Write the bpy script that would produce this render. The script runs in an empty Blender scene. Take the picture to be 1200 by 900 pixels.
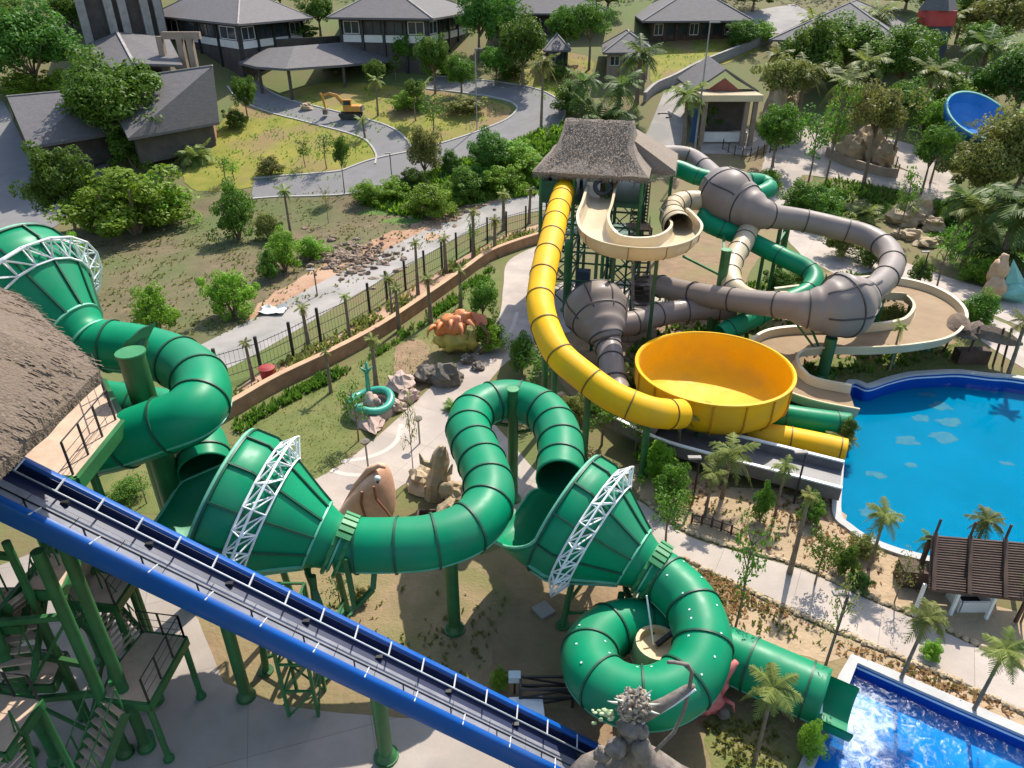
import bpy, bmesh, math, random
import numpy as np
from mathutils import Vector, Matrix, noise
from mathutils.geometry import delaunay_2d_cdt
C = bpy.context
SC = C.scene
COL = SC.collection
R = math.radians
random.seed(7)

# ------------------------------------------------------------------ camera model
F = 840.0; PITCH = R(29.8); H = 22.0
CP, SP = math.cos(PITCH), math.sin(PITCH)
def terrain(y):
    if y < 68: return 0.0
    if y < 80: return .235*(y-68)**2/24
    return 1.41 + .235*(y-80)
def ray(u, v):
    a = (u-600)/F; b = (450-v)/F
    return Vector((a, b*SP+CP, b*CP-SP))
def G(u, v, z=0.0):
    """point at height z above the terrain that the photograph shows at u, v"""
    d = ray(u, v)
    lo, hi = 1.0, 600.0
    for _ in range(60):
        t = (lo+hi)/2
        if H + t*d.z > terrain(t*d.y) + z: lo = t
        else: hi = t
    return Vector((t*d.x, t*d.y, H+t*d.z))
def Y(u, v, y):
    d = ray(u, v); t = y/d.y
    return Vector((t*d.x, y, H+t*d.z))
def depth(p): return p.y*CP + (H-p.z)*SP
def hgt(p, px):
    """metres of an upright thing standing at p that is px tall in the photograph"""
    base = p
    d = depth(base)
    el = math.atan2(H-base.z, base.y)
    h = px*d/F/max(.3, math.cos(el))
    for _ in range(6):
        q = Vector((base.x, base.y, base.z+h))
        dv = proj(base)[1]-proj(q)[1]
        h *= px/max(dv, .1)
    return h
def proj(p):
    d = depth(p)
    return (600+F*p.x/d, 450-F*(p.y*SP-(H-p.z)*CP)/d)

# ------------------------------------------------------------------ objects
def thing(name, label, cat, loc=(0,0,0), group=None):
    o = bpy.data.objects.new(name, None); COL.objects.link(o)
    o.location = loc; o.empty_display_size = .2
    tag(o, label, cat, group)
    return o
def tag(o, label=None, cat=None, group=None, kind=None):
    if label: o['label'] = label
    if cat: o['category'] = cat
    if group: o['group'] = group
    if kind: o['kind'] = kind
    return o
def origin(o):
    v = Vector((0,0,0))
    while o is not None:
        v += Vector(o.location); o = o.parent
    return v
class MB:
    def __init__(s): s.v = []; s.f = []
    def add(s, vs, fs):
        n = len(s.v); s.v += [tuple(p) for p in vs]; s.f += [tuple(i+n for i in f) for f in fs]
        return s
    def box(s, c, size, rz=0.0, rot=None):
        m = rot if rot is not None else Matrix.Rotation(rz, 3, 'Z')
        c = Vector(c); hx, hy, hz = [k/2 for k in size]
        vs = [c + m @ Vector((x*hx, y*hy, z*hz)) for z in (-1,1) for y in (-1,1) for x in (-1,1)]
        return s.add(vs, [(0,2,3,1),(4,5,7,6),(0,1,5,4),(2,6,7,3),(0,4,6,2),(1,3,7,5)])
    def beam(s, p, q, w, h=None):
        p, q = Vector(p), Vector(q); h = h or w
        t = (q-p); L = t.length
        if L < 1e-6: return s
        t /= L
        up = Vector((0,0,1)) if abs(t.z) < .98 else Vector((0,1,0))
        sd = t.cross(up).normalized(); up = sd.cross(t)
        m = Matrix((t, sd, up)).transposed()
        return s.box((p+q)/2, (L, w, h), rot=m)
    def rod(s, pts, r, n=8, cap=True):
        pts = [Vector(p) for p in pts]
        rr = r if isinstance(r, (list, tuple)) else [r]*len(pts)
        base = len(s.v); prev = None
        for i, p in enumerate(pts):
            t = (pts[min(i+1, len(pts)-1)] - pts[max(i-1, 0)])
            t = t.normalized() if t.length > 1e-9 else Vector((0,0,1))
            if prev is None:
                up = Vector((0,0,1)) if abs(t.z) < .95 else Vector((0,1,0))
                sd = t.cross(up).normalized()
            else:
                sd = (prev - t*prev.dot(t)).normalized()
            prev = sd; up = sd.cross(t)
            for k in range(n):
                a = 2*math.pi*k/n
                s.v.append(tuple(p + (sd*math.cos(a)+up*math.sin(a))*rr[i]))
        for i in range(len(pts)-1):
            for k in range(n):
                a = base+i*n+k; b = base+i*n+(k+1) % n
                s.f.append((a, b, b+n, a+n))
        if cap:
            s.f.append(tuple(base+k for k in range(n))[::-1])
            e = base+(len(pts)-1)*n
            s.f.append(tuple(e+k for k in range(n)))
        return s
    def lathe(s, prof, c=(0,0,0), n=32, close=False):
        c = Vector(c); base = len(s.v); m = len(prof)
        for (r, z) in prof:
            for k in range(n):
                a = 2*math.pi*k/n
                s.v.append((c.x+r*math.cos(a), c.y+r*math.sin(a), c.z+z))
        for i in range(m if close else m-1):
            j = (i+1) % m
            for k in range(n):
                k2 = (k+1) % n
                s.f.append((base+i*n+k, base+i*n+k2, base+j*n+k2, base+j*n+k))
        return s
    def slab(s, pts, th):
        """polygon extruded straight down by th"""
        pts = [Vector(p) for p in pts]; n = len(pts)
        lo = [p-Vector((0,0,th)) for p in pts]
        fs = [tuple(range(n)), tuple(range(2*n-1, n-1, -1))]
        fs += [(i, i+n, (i+1) % n+n, (i+1) % n) for i in range(n)]
        return s.add(pts+lo, fs)
    def ball(s, c, r, nu=12, nv=8, jit=0.0, seed=0, rot=None):
        c = Vector(c); r = Vector(r if isinstance(r, (tuple, list, Vector)) else (r, r, r))
        vs = []; fs = []
        for j in range(nv+1):
            th = math.pi*j/nv
            for i in range(nu):
                a = 2*math.pi*i/nu
                d = Vector((math.sin(th)*math.cos(a), math.sin(th)*math.sin(a), math.cos(th)))
                k = 1+jit*noise.noise(d*1.7+Vector((seed*3.1, seed*1.7, seed)))+jit*.5*noise.noise(d*4+Vector((seed, 0, 2*seed)))
                q = Vector((d.x*r.x, d.y*r.y, d.z*r.z))*k
                if rot is not None: q = rot @ q
                vs.append(c+q)
        for j in range(nv):
            for i in range(nu):
                fs.append((j*nu+i, (j+1)*nu+i, (j+1)*nu+(i+1) % nu, j*nu+(i+1) % nu))
        return s.add(vs, fs)
    def build(s, name, mat, parent=None, smooth=False, auto=None):
        o0 = origin(parent) if parent is not None else Vector((0,0,0))
        me = bpy.data.meshes.new(name)
        if parent is not None and o0.length > 0:
            vs = [(p[0]-o0.x, p[1]-o0.y, p[2]-o0.z) for p in s.v]
        else: vs = s.v
        me.from_pydata(vs, [], s.f); me.validate()
        bm = bmesh.new(); bm.from_mesh(me)
        bmesh.ops.remove_doubles(bm, verts=bm.verts, dist=1e-5)
        bmesh.ops.recalc_face_normals(bm, faces=bm.faces)
        if auto is not None:
            for e in bm.edges:
                if len(e.link_faces) == 2 and e.calc_face_angle(0) > R(auto): e.smooth = False
            smooth = True
        for f in bm.faces: f.smooth = smooth
        bm.to_mesh(me); bm.free()
        me.materials.append(mat)
        o = bpy.data.objects.new(name, me); COL.objects.link(o)
        if parent is not None: o.parent = parent
        return o
def copy_tree(o, parent=None):
    c = o.copy(); COL.objects.link(c); c.parent = parent
    for ch in list(o.children): copy_tree(ch, c)
    return c

# ------------------------------------------------------------------ materials
def newmat(name):
    m = bpy.data.materials.new(name); m.use_nodes = True
    nt = m.node_tree; b = nt.nodes['Principled BSDF']
    return m, nt, b
def M(name, c1, c2=None, scale=1.0, rough=.7, bump=0.0, bscale=None, metal=0.0, detail=6, spread=(.35,.65), coat=0.0, c3=None, s3=.08, spec=.5, stretch=None, objrand=0.0, joints=None):
    """surface whose colour wanders between c1 and c2 (noise), with large stains of c3"""
    m, nt, b = newmat(name); N = nt.nodes; L = nt.links
    b.inputs['Roughness'].default_value = rough; b.inputs['Metallic'].default_value = metal
    b.inputs['Coat Weight'].default_value = coat; b.inputs['Coat Roughness'].default_value = .08
    b.inputs['Specular IOR Level'].default_value = spec
    geo = N.new('ShaderNodeNewGeometry'); src = geo.outputs['Position']
    if stretch:
        mp = N.new('ShaderNodeMapping'); mp.inputs['Scale'].default_value = stretch
        L.new(src, mp.inputs['Vector']); src = mp.outputs['Vector']
    col = None
    if c2 is not None:
        nz = N.new('ShaderNodeTexNoise'); nz.inputs['Scale'].default_value = scale; nz.inputs['Detail'].default_value = detail
        nz.inputs['Roughness'].default_value = .65
        L.new(src, nz.inputs['Vector'])
        cr = N.new('ShaderNodeValToRGB'); e = cr.color_ramp.elements
        e[0].position, e[1].position = spread; e[0].color = (*c1, 1); e[1].color = (*c2, 1)
        L.new(nz.outputs['Fac'], cr.inputs['Fac']); col = cr.outputs['Color']
        if c3 is not None:
            n3 = N.new('ShaderNodeTexNoise'); n3.inputs['Scale'].default_value = s3; n3.inputs['Detail'].default_value = 5
            L.new(geo.outputs['Position'], n3.inputs['Vector'])
            r3 = N.new('ShaderNodeValToRGB'); r3.color_ramp.elements[0].position = .45; r3.color_ramp.elements[1].position = .62
            L.new(n3.outputs['Fac'], r3.inputs['Fac'])
            mx = N.new('ShaderNodeMix'); mx.data_type = 'RGBA'
            L.new(r3.outputs['Color'], mx.inputs['Factor']); L.new(col, mx.inputs['A']); mx.inputs['B'].default_value = (*c3, 1)
            col = mx.outputs['Result']
        if objrand:
            oi = N.new('ShaderNodeObjectInfo'); hs = N.new('ShaderNodeHueSaturation')
            mr = N.new('ShaderNodeMapRange'); mr.inputs['To Min'].default_value = 1-objrand; mr.inputs['To Max'].default_value = 1+objrand
            L.new(oi.outputs['Random'], mr.inputs['Value']); L.new(mr.outputs['Result'], hs.inputs['Value']); L.new(col, hs.inputs['Color'])
            mh = N.new('ShaderNodeMapRange'); mh.inputs['To Min'].default_value = .485; mh.inputs['To Max'].default_value = .52
            L.new(oi.outputs['Random'], mh.inputs['Value']); L.new(mh.outputs['Result'], hs.inputs['Hue'])
            col = hs.outputs['Color']
        if joints:
            bt = N.new('ShaderNodeTexBrick'); bt.offset = 0; bt.inputs['Scale'].default_value = 1; bt.inputs['Brick Width'].default_value = joints[0]; bt.inputs['Row Height'].default_value = joints[1]
            bt.inputs['Mortar Size'].default_value = .014; bt.inputs['Mortar Smooth'].default_value = .3; bt.inputs['Color1'].default_value = (1,1,1,1); bt.inputs['Color2'].default_value = (.93,.92,.91,1); bt.inputs['Mortar'].default_value = (.62,.6,.58,1)
            mp2 = N.new('ShaderNodeMapping'); mp2.inputs['Rotation'].default_value = (0,0,joints[2]); L.new(geo.outputs['Position'], mp2.inputs['Vector']); L.new(mp2.outputs['Vector'], bt.inputs['Vector'])
            mj = N.new('ShaderNodeMix'); mj.data_type = 'RGBA'; mj.blend_type = 'MULTIPLY'; mj.inputs['Factor'].default_value = 1
            L.new(col, mj.inputs['A']); L.new(bt.outputs['Color'], mj.inputs['B']); col = mj.outputs['Result']
        L.new(col, b.inputs['Base Color'])
    else:
        b.inputs['Base Color'].default_value = (*c1, 1)
    if bump:
        nb = N.new('ShaderNodeTexNoise'); nb.inputs['Scale'].default_value = bscale or scale*3; nb.inputs['Detail'].default_value = 8
        L.new(src, nb.inputs['Vector'])
        bp = N.new('ShaderNodeBump'); bp.inputs['Strength'].default_value = bump; bp.inputs['Distance'].default_value = .08
        L.new(nb.outputs['Fac'], bp.inputs['Height']); L.new(bp.outputs['Normal'], b.inputs['Normal'])
    return m
def leafmat(name, c1, c2, c3=None, trans=.42):
    c1 = (c1[0]*2.0, c1[1]*1.7, c1[2]*1.3); c2 = (c2[0]*2.3, c2[1]*1.95, c2[2]*1.4)
    m = M(name, c1, c2, scale=1.3, rough=.55, spread=(.3,.7), detail=4, objrand=.28, spec=.3)
    nt = m.node_tree; N = nt.nodes; L = nt.links; b = N['Principled BSDF']; out = N['Material Output']
    tr = N.new('ShaderNodeBsdfTranslucent'); mx = N.new('ShaderNodeMixShader'); mx.inputs[0].default_value = trans
    link = b.inputs['Base Color'].links[0].from_socket
    L.new(link, tr.inputs['Color']); L.new(b.outputs[0], mx.inputs[1]); L.new(tr.outputs[0], mx.inputs[2])
    L.new(mx.outputs[0], out.inputs['Surface'])
    return m
def gloss(name, c, rough=.25, coat=.5, var=.12):
    fade = tuple(k*.86+.018 for k in c)
    c2 = tuple(min(1, k*(1+var)) for k in c); c1 = tuple(k*(1-var) for k in c)
    m = M(name, c1, c2, scale=.45, rough=rough, coat=coat, bump=.015, bscale=1.2, spread=(.3,.7), c3=fade, s3=.5, spec=.22)
    # dust streaks and small scratches roughen the gel coat
    nt = m.node_tree; N = nt.nodes; L = nt.links; b = N['Principled BSDF']
    geo = N.new('ShaderNodeNewGeometry')
    nz = N.new('ShaderNodeTexNoise'); nz.inputs['Scale'].default_value = 2.2; nz.inputs['Detail'].default_value = 8
    L.new(geo.outputs['Position'], nz.inputs['Vector'])
    mr = N.new('ShaderNodeMapRange'); mr.inputs['To Min'].default_value = rough-.08; mr.inputs['To Max'].default_value = rough+.22
    L.new(nz.outputs['Fac'], mr.inputs['Value']); L.new(mr.outputs['Result'], b.inputs['Roughness'])
    return m
def watermat(name, tint, rip=.3, scale=1.5, refl=.4):
    m, nt, b = newmat(name); N = nt.nodes; L = nt.links; out = N['Material Output']
    N.remove(b)
    tr = N.new('ShaderNodeBsdfTransparent'); tr.inputs['Color'].default_value = (*tint, 1)
    gl = N.new('ShaderNodeBsdfGlossy'); gl.inputs['Roughness'].default_value = .10
    fr = N.new('ShaderNodeFresnel'); fr.inputs['IOR'].default_value = 1.33
    geo = N.new('ShaderNodeNewGeometry')
    nz = N.new('ShaderNodeTexNoise'); nz.inputs['Scale'].default_value = scale; nz.inputs['Detail'].default_value = 5; nz.inputs['Distortion'].default_value = .6
    L.new(geo.outputs['Position'], nz.inputs['Vector'])
    bp = N.new('ShaderNodeBump'); bp.inputs['Strength'].default_value = rip; bp.inputs['Distance'].default_value = .25
    L.new(nz.outputs['Fac'], bp.inputs['Height'])
    L.new(bp.outputs['Normal'], gl.inputs['Normal']); L.new(bp.outputs['Normal'], fr.inputs['Normal'])
    mx = N.new('ShaderNodeMixShader')
    ml = N.new('ShaderNodeMath'); ml.operation = 'MULTIPLY'; ml.inputs[1].default_value = refl
    L.new(fr.outputs[0], ml.inputs[0]); L.new(ml.outputs[0], mx.inputs[0]); L.new(tr.outputs[0], mx.inputs[1]); L.new(gl.outputs[0], mx.inputs[2])
    L.new(mx.outputs[0], out.inputs['Surface'])
    return m

m_green = gloss('green_fibreglass', (.0004,.235,.105), .36, .0)
m_dgreen = M('dark_green_flange', (.006,.06,.03), (.01,.09,.045), 2, rough=.5)
m_lgreen = M('seam_highlight_green', (.10,.42,.26), (.18,.5,.34), 2, rough=.5)  # paler green puts the highlight along the seams into the colour
m_steel = M('green_painted_steel', (.015,.11,.035), (.035,.17,.055), .9, rough=.45, c3=(.03,.10,.03), s3=.5)
m_steel2 = M('light_green_steel', (.03,.2,.07), (.06,.26,.1), 1.2, rough=.5)
m_yellow = gloss('yellow_fibreglass', (.84,.45,.004), .5, .0, .07)
m_dyellow = M('dark_yellow_flange', (.10,.05,.01), (.2,.1,.02), 3, rough=.6)
m_beige = gloss('beige_fibreglass', (.62,.50,.32), .3, .4, .07)
m_dbeige = M('tan_fibreglass', (.25,.165,.09), (.31,.215,.125), .6, rough=.7, spec=.2)
m_grey = gloss('grey_fibreglass', (.265,.212,.182), .42, .15, .1)
m_dgrey = M('dark_grey_flange', (.035,.03,.03), (.07,.06,.06), 2, rough=.6)
m_trough = M('dark_grey_trough', (.10,.095,.10), (.15,.14,.14), 1, rough=.5)
m_blue = gloss('blue_fibreglass', (.002,.085,.35), .36, .1, .12)
m_belt = M('grey_rubber_belt', (.17,.175,.2), (.25,.25,.285), 1.6, rough=.75, bump=.1)
m_navy = M('channel_shade_navy', (.006,.012,.05), (.01,.02,.07), 2, rough=.5)  # dark navy paints in the shade inside the conveyor channel
m_white = M('white_steel', (.72,.74,.74), (.85,.86,.85), 1.5, rough=.5)
m_rung = M('grey_white_steel', (.42,.44,.46), (.55,.56,.57), 1.5, rough=.5)
m_black = M('black_steel', (.012,.013,.015), (.03,.03,.032), 2, rough=.5)
m_thatch = M('brown_thatch', (.09,.066,.047), (.235,.175,.13), 9, rough=.95, bump=.9, bscale=15, detail=10, c3=(.17,.125,.09), s3=.5, spread=(.25,.75))
m_thatch2 = M('grey_brown_thatch', (.145,.112,.085), (.32,.255,.20), 8, rough=.95, bump=.7, bscale=11, detail=10, c3=(.25,.195,.15), s3=.5, spread=(.25,.75))
m_deck = M('pink_timber_deck', (.48,.335,.245), (.58,.42,.31), 2.2, rough=.8, bump=.2)
m_ground = M('ground', (.16,.115,.055), (.13,.135,.04), .7, rough=.95, bump=.5, bscale=4, c3=(.10,.13,.03), s3=.06)
m_field = M('dry_grass_field', (.095,.08,.034), (.17,.125,.068), .55, rough=.95, bump=.7, bscale=5, c3=(.085,.11,.028), s3=.09, detail=10)
m_dirt = M('brown_dirt', (.19,.125,.07), (.29,.19,.11), .8, rough=.95, bump=.7, bscale=5, c3=(.22,.175,.08), s3=.16, detail=9)
m_sand = M('sandy_bed', (.33,.235,.14), (.46,.33,.21), 1.2, rough=.95, bump=.7, bscale=6, c3=(.34,.25,.15), s3=.3, detail=9)
m_red = M('orange_soil', (.27,.14,.075), (.40,.235,.15), 1.1, rough=.95, bump=.7, bscale=5, c3=(.42,.27,.18), s3=.2)
m_lawn = M('lawn', (.095,.12,.025), (.155,.165,.045), .9, rough=.95, bump=.6, bscale=14, c3=(.19,.155,.06), s3=.16, detail=10)
m_lawn2 = M('yellow_lawn', (.165,.18,.014), (.27,.235,.034), .45, rough=.95, bump=.6, bscale=6, c3=(.24,.16,.07), s3=.12, detail=10)
m_verge = M('green_verge', (.05,.11,.015), (.12,.19,.03), .8, rough=.95, bump=.9, bscale=5, detail=10)
m_path = M('pale_concrete_path', (.40,.335,.285), (.48,.405,.35), .5, rough=.85, bump=.12, bscale=10, c3=(.36,.305,.265), s3=.35, detail=9, joints=(3.2,3.2,.5))
m_pave = M('plaza_concrete', (.33,.28,.245), (.40,.345,.305), .4, rough=.85, bump=.1, bscale=10, c3=(.30,.26,.235), s3=.3, detail=9, joints=(4,4,-.3))
m_road = M('grey_asphalt_road', (.165,.155,.155), (.21,.20,.195), .5, rough=.9, bump=.15, bscale=12, c3=(.185,.175,.17), s3=.15, detail=9)
m_concroad = M('concrete_road', (.30,.275,.255), (.36,.33,.305), .35, rough=.9, bump=.12, bscale=8, c3=(.25,.235,.215), s3=.3, detail=9, joints=(5,30,.6))
m_kerb = M('kerb_concrete', (.36,.34,.31), (.43,.40,.36), 1.5, rough=.85)
m_wallo = M('orange_block_wall', (.30,.155,.085), (.42,.23,.13), 1.3, rough=.9, bump=.3, bscale=4)
m_rock = M('tan_rock', (.30,.22,.13), (.52,.40,.26), .9, rough=.9, bump=.8, bscale=3)
m_rockp = M('pink_rock', (.36,.25,.21), (.52,.39,.33), .9, rough=.85, bump=.5, bscale=3)
m_rockd = M('dark_rock', (.10,.085,.07), (.2,.17,.14), 1.2, rough=.9, bump=.8, bscale=4)
m_roof = M('grey_shingle_roof', (.105,.095,.095), (.145,.132,.13), 1.5, rough=.85, bump=.4, bscale=4, stretch=(1,1,6))
m_ridge = M('grey_ridge', (.17,.16,.155), (.23,.215,.21), 1.5, rough=.85)
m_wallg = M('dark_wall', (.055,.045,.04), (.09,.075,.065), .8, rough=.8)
m_wallb = M('brown_plaster_wall', (.26,.19,.14), (.34,.26,.2), .8, rough=.85)
m_wallw = M('white_panel', (.62,.60,.57), (.72,.70,.67), 1, rough=.7)
m_stone = M('grey_stone', (.27,.24,.22), (.38,.35,.32), 1, rough=.85, bump=.4)
m_timber = M('dark_brown_timber', (.05,.028,.018), (.10,.055,.036), 1.5, rough=.8)
m_timberroof = M('brown_slat_roof', (.075,.045,.032), (.135,.085,.06), 1.2, rough=.85, bump=.6, bscale=3, stretch=(1,1,14))
m_redp = M('red_paint', (.42,.03,.03), (.5,.05,.045), 1, rough=.5)
m_glass = M('dark_glass', (.02,.03,.035), (.05,.06,.07), .5, rough=.12)
m_trunk = M('bark', (.15,.11,.075), (.26,.195,.14), 4, rough=.95, bump=.5)
m_leafA = leafmat('leaf_mid', (.028,.085,.012), (.075,.155,.022))
m_leafB = leafmat('leaf_bright', (.06,.15,.012), (.13,.24,.03))
m_leafC = leafmat('leaf_dark', (.024,.075,.014), (.06,.13,.024))
m_leafD = leafmat('leaf_olive', (.075,.105,.03), (.14,.165,.055))
m_palm = leafmat('palm_frond', (.05,.085,.022), (.13,.165,.055))
m_palmd = leafmat('palm_frond_dark', (.03,.08,.022), (.075,.125,.035))
m_dry = leafmat('dry_leaf', (.16,.12,.06), (.3,.24,.13))
m_pool = M('pool_paint', (.0004,.185,.27), (.0004,.215,.32), .3, rough=.6, spec=0)
m_poolw = M('pool_wall_paint', (.004,.055,.33), (.006,.07,.38), .5, rough=.5)
m_pool2 = M('deep_pool_paint', (.006,.17,.50), (.02,.26,.62), .6, rough=.5, spec=0)
m_coping = M('pool_coping', (.38,.37,.36), (.46,.45,.43), 1.2, rough=.8, bump=.2)
m_tile = M('waterline_tile', (.6,.68,.75), (.75,.8,.84), 2, rough=.4)
m_orange = M('orange_sculpture_paint', (.60,.17,.06), (.75,.30,.13), 1.6, rough=.5, c3=(.62,.2,.05), s3=.8)
m_salmon = M('salmon_sculpture_paint', (.58,.30,.19), (.70,.42,.29), 1.1, rough=.6, bump=.15)
m_yelp = M('yellow_green_paint', (.40,.33,.05), (.55,.42,.10), 1.5, rough=.55)
m_teal = M('teal_paint', (.03,.26,.18), (.05,.36,.26), 1.3, rough=.3)
m_paleteal = M('pale_teal_paint', (.17,.44,.36), (.26,.54,.45), 1.3, rough=.5)
m_skin = M('tan_sculpture_paint', (.50,.31,.17), (.62,.41,.25), 1.3, rough=.6)
m_pink = M('pink_red_paint', (.55,.14,.13), (.68,.22,.2), 1.3, rough=.5)
m_greybone = M('weathered_grey_sculpture', (.13,.105,.085), (.27,.225,.19), 2.2, rough=.85, bump=.5, bscale=5)
m_barrel = M('tan_barrel_paint', (.48,.36,.19), (.60,.46,.27), 2, rough=.6)
m_foam = M('white_foam', (.78,.82,.85), (.9,.92,.94), 3, rough=.8)
# ------------------------------------------------------------------ ground sheets
def catmull(pts, n=8, closed=False):
    P = [Vector(p) for p in pts]; m = len(P); out = []
    rng = range(m if closed else m-1)
    for i in rng:
        if closed: a, b, c, d = P[(i-1) % m], P[i], P[(i+1) % m], P[(i+2) % m]
        else: a, b, c, d = P[max(i-1, 0)], P[i], P[i+1], P[min(i+2, m-1)]
        for k in range(n):
            t = k/n
            out.append(.5*((2*b)+(c-a)*t+(2*a-5*b+4*c-d)*t*t+(3*b-a-3*c+d)*t**3))
    if not closed: out.append(P[-1])
    return out
def inside(p, poly):
    x, y = p[0], p[1]; c = False; j = len(poly)-1
    for i in range(len(poly)):
        a, b = poly[i], poly[j]
        if (a[1] > y) != (b[1] > y) and x < (b[0]-a[0])*(y-a[1])/(b[1]-a[1])+a[0]: c = not c
        j = i
    return c
def outline(px, smooth=False, jit=0.0, step=1.0):
    w = [G(u, v) for (u, v) in px]
    w = [Vector((p.x, p.y, 0)) for p in w]
    if smooth: w = catmull(w, 6, True)
    out = []
    for i, a in enumerate(w):
        b = w[(i+1) % len(w)]; L = (b-a).length; n = max(1, min(400, int(L/step)))
        for k in range(n):
            p = a.lerp(b, k/n)
            if jit:
                nn = noise.noise(p*.9)*1.0+noise.noise(p*3.1)*.6
                mm = noise.noise(p*.9+Vector((50, 0, 0)))+noise.noise(p*3.1+Vector((9, 70, 0)))*.6
                p = p+Vector((nn, mm, 0))*jit
            out.append(p)
    return out
def sheet(name, ol, mat, off=0.0, holes=(), grid=2.5, kind='structure', thick=0.0):
    """a sheet draped on the terrain: outline triangulated with inner points, holes left open"""
    xs = [p.x for p in ol]; ys = [p.y for p in ol]
    pts = [Vector((p.x, p.y)) for p in ol]; edges = [(i, (i+1) % len(ol)) for i in range(len(ol))]
    for h in holes:
        n0 = len(pts); pts += [Vector((p.x, p.y)) for p in h]; edges += [(n0+i, n0+(i+1) % len(h)) for i in range(len(h))]
    if max(ys) > 66:
        gx = np.arange(min(xs), max(xs), max(grid, (max(xs)-min(xs))/60)); gy = np.arange(max(66, min(ys)), max(ys), grid)
        pts += [Vector((x, y)) for x in gx for y in gy if inside((x, y), ol)]
    vo, eo, fo, *_ = delaunay_2d_cdt(pts, edges, [], 0, 1e-4)
    vs = [(p.x, p.y, terrain(p.y)+off+(.03 if p.y > 66 else 0)*(off > 0)) for p in vo]; fs = []
    for f in fo:
        c = (sum(vo[i].x for i in f)/len(f), sum(vo[i].y for i in f)/len(f))
        if inside(c, ol) and not any(inside(c, h) for h in holes): fs.append(tuple(f))
    mb = MB().add(vs, fs)
    o = mb.build(name, mat, smooth=False)
    bm = bmesh.new(); bm.from_mesh(o.data)
    for f in bm.faces:
        if f.normal.z < 0: f.normal_flip()
    if thick:
        r = bmesh.ops.extrude_face_region(bm, geom=list(bm.faces))
        # the new faces stay on top, the old ring drops down
        bmesh.ops.translate(bm, vec=(0, 0, thick), verts=[g for g in r['geom'] if isinstance(g, bmesh.types.BMVert)])
    bm.to_mesh(o.data); bm.free()
    if kind: o['kind'] = kind
    return o

pool_px = [(997,452),(1018,455),(1043,447),(1068,441),(1095,439),(1125,438),(1160,442),(1200,446),(1330,470),(1370,640),(1260,706),(1180,682),(1088,655),(1050,645),(1018,632),(997,618),(984,603),(986,560),(991,505)]
pool_ol = outline(pool_px, smooth=True, step=.8)
pool2_px = [(1003,778),(1110,825),(1330,920),(1330,1050),(900,1050),(945,915),(975,845)]
pool2_ol = outline(pool2_px, step=.8)
pool3_px = [(1103,147),(1118,136),(1140,131),(1156,136),(1150,160),(1130,178),(1112,170)]

# the ground itself, one sheet to the far hillside, with the two pools cut out of it
gy = list(range(-20, 68, 8))+list(range(68, 84, 2))+list(range(84, 460, 12))
def ground():
    xs = list(range(-320, 321, 20)); vs = []; pts = []; edges = []
    for y in gy:
        for x in xs: pts.append(Vector((x, y)))
    for h in (pool_ol, pool2_ol):
        n0 = len(pts); pts += [Vector((p.x, p.y)) for p in h]; edges += [(n0+i, n0+(i+1) % len(h)) for i in range(len(h))]
    pts = [p for i, p in enumerate(pts)]
    vo, eo, fo, *_ = delaunay_2d_cdt(pts, edges, [], 0, 1e-4)
    fs = []
    for f in fo:
        c = (sum(vo[i].x for i in f)/len(f), sum(vo[i].y for i in f)/len(f))
        if not inside(c, pool_ol) and not inside(c, pool2_ol): fs.append(tuple(f))
    mb = MB().add([(p.x, p.y, terrain(p.y)) for p in vo], fs)
    o = mb.build('ground', m_ground, smooth=True); o['kind'] = 'structure'
ground()

def up_(o):
    bm = bmesh.new(); bm.from_mesh(o.data)
    for f in bm.faces:
        if f.normal.z < 0: f.normal_flip()
    bm.to_mesh(o.data); bm.free()
def basin(name, ol, depth, mwall, mfloor, mtop, label, water, wz, cw=.35):
    t = thing(name, label, 'pool', (ol[0].x, ol[0].y, 0))
    n = len(ol)
    w = MB().add([(p.x, p.y, .02) for p in ol]+[(p.x, p.y, -depth) for p in ol], [(i, (i+1) % n, (i+1) % n+n, i+n) for i in range(n)])
    w.build('pool_wall', mwall, t)
    vo, eo, fo, *_ = delaunay_2d_cdt([Vector((p.x, p.y)) for p in ol], [(i, (i+1) % n) for i in range(n)], [], 1, 1e-4)
    MB().add([(p.x, p.y, -depth) for p in vo], [tuple(f) for f in fo]).build('pool_floor', mfloor, t)
    # coping: a raised ring round the edge
    cen = Vector((sum(p.x for p in ol)/n, sum(p.y for p in ol)/n, 0)); ring = []
    for i, p in enumerate(ol):
        tn = (ol[(i+1) % n]-ol[i-1]).normalized(); nr = Vector((tn.y, -tn.x, 0))
        if inside(p+nr*.05, ol): nr = -nr
        ring.append(nr)
    vs = []
    for (d, z) in ((-.06, .02), (-.06, .14), (cw, .14), (cw, -.05)):
        vs += [(p.x+r.x*d, p.y+r.y*d, z) for p, r in zip(ol, ring)]
    fs = [(k*n+i, k*n+(i+1) % n, (k+1)*n+(i+1) % n, (k+1)*n+i) for k in range(3) for i in range(n)]
    MB().add(vs, fs).build('coping', mtop, t)
    # pale waterline tiles
    vs = []
    for z in (wz+.03, wz+.13):
        vs += [(p.x-r.x*.012, p.y-r.y*.012, z) for p, r in zip(ol, ring)]
    MB().add(vs, [(i, (i+1) % n, (i+1) % n+n, i+n) for i in range(n)]).build('waterline_tile', m_tile, t)
    wm = MB().add([(p.x, p.y, wz) for p in vo], [tuple(f) for f in fo]).build('water', water, smooth=False); up_(wm)
    wm['kind'] = 'structure'
    return t
w1 = watermat('calm_pool_water', (.55,.90,1.0), .05, .9, .12)
w2 = watermat('rippled_pool_water', (.72,.94,1.0), .5, 2.6, .25)
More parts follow.
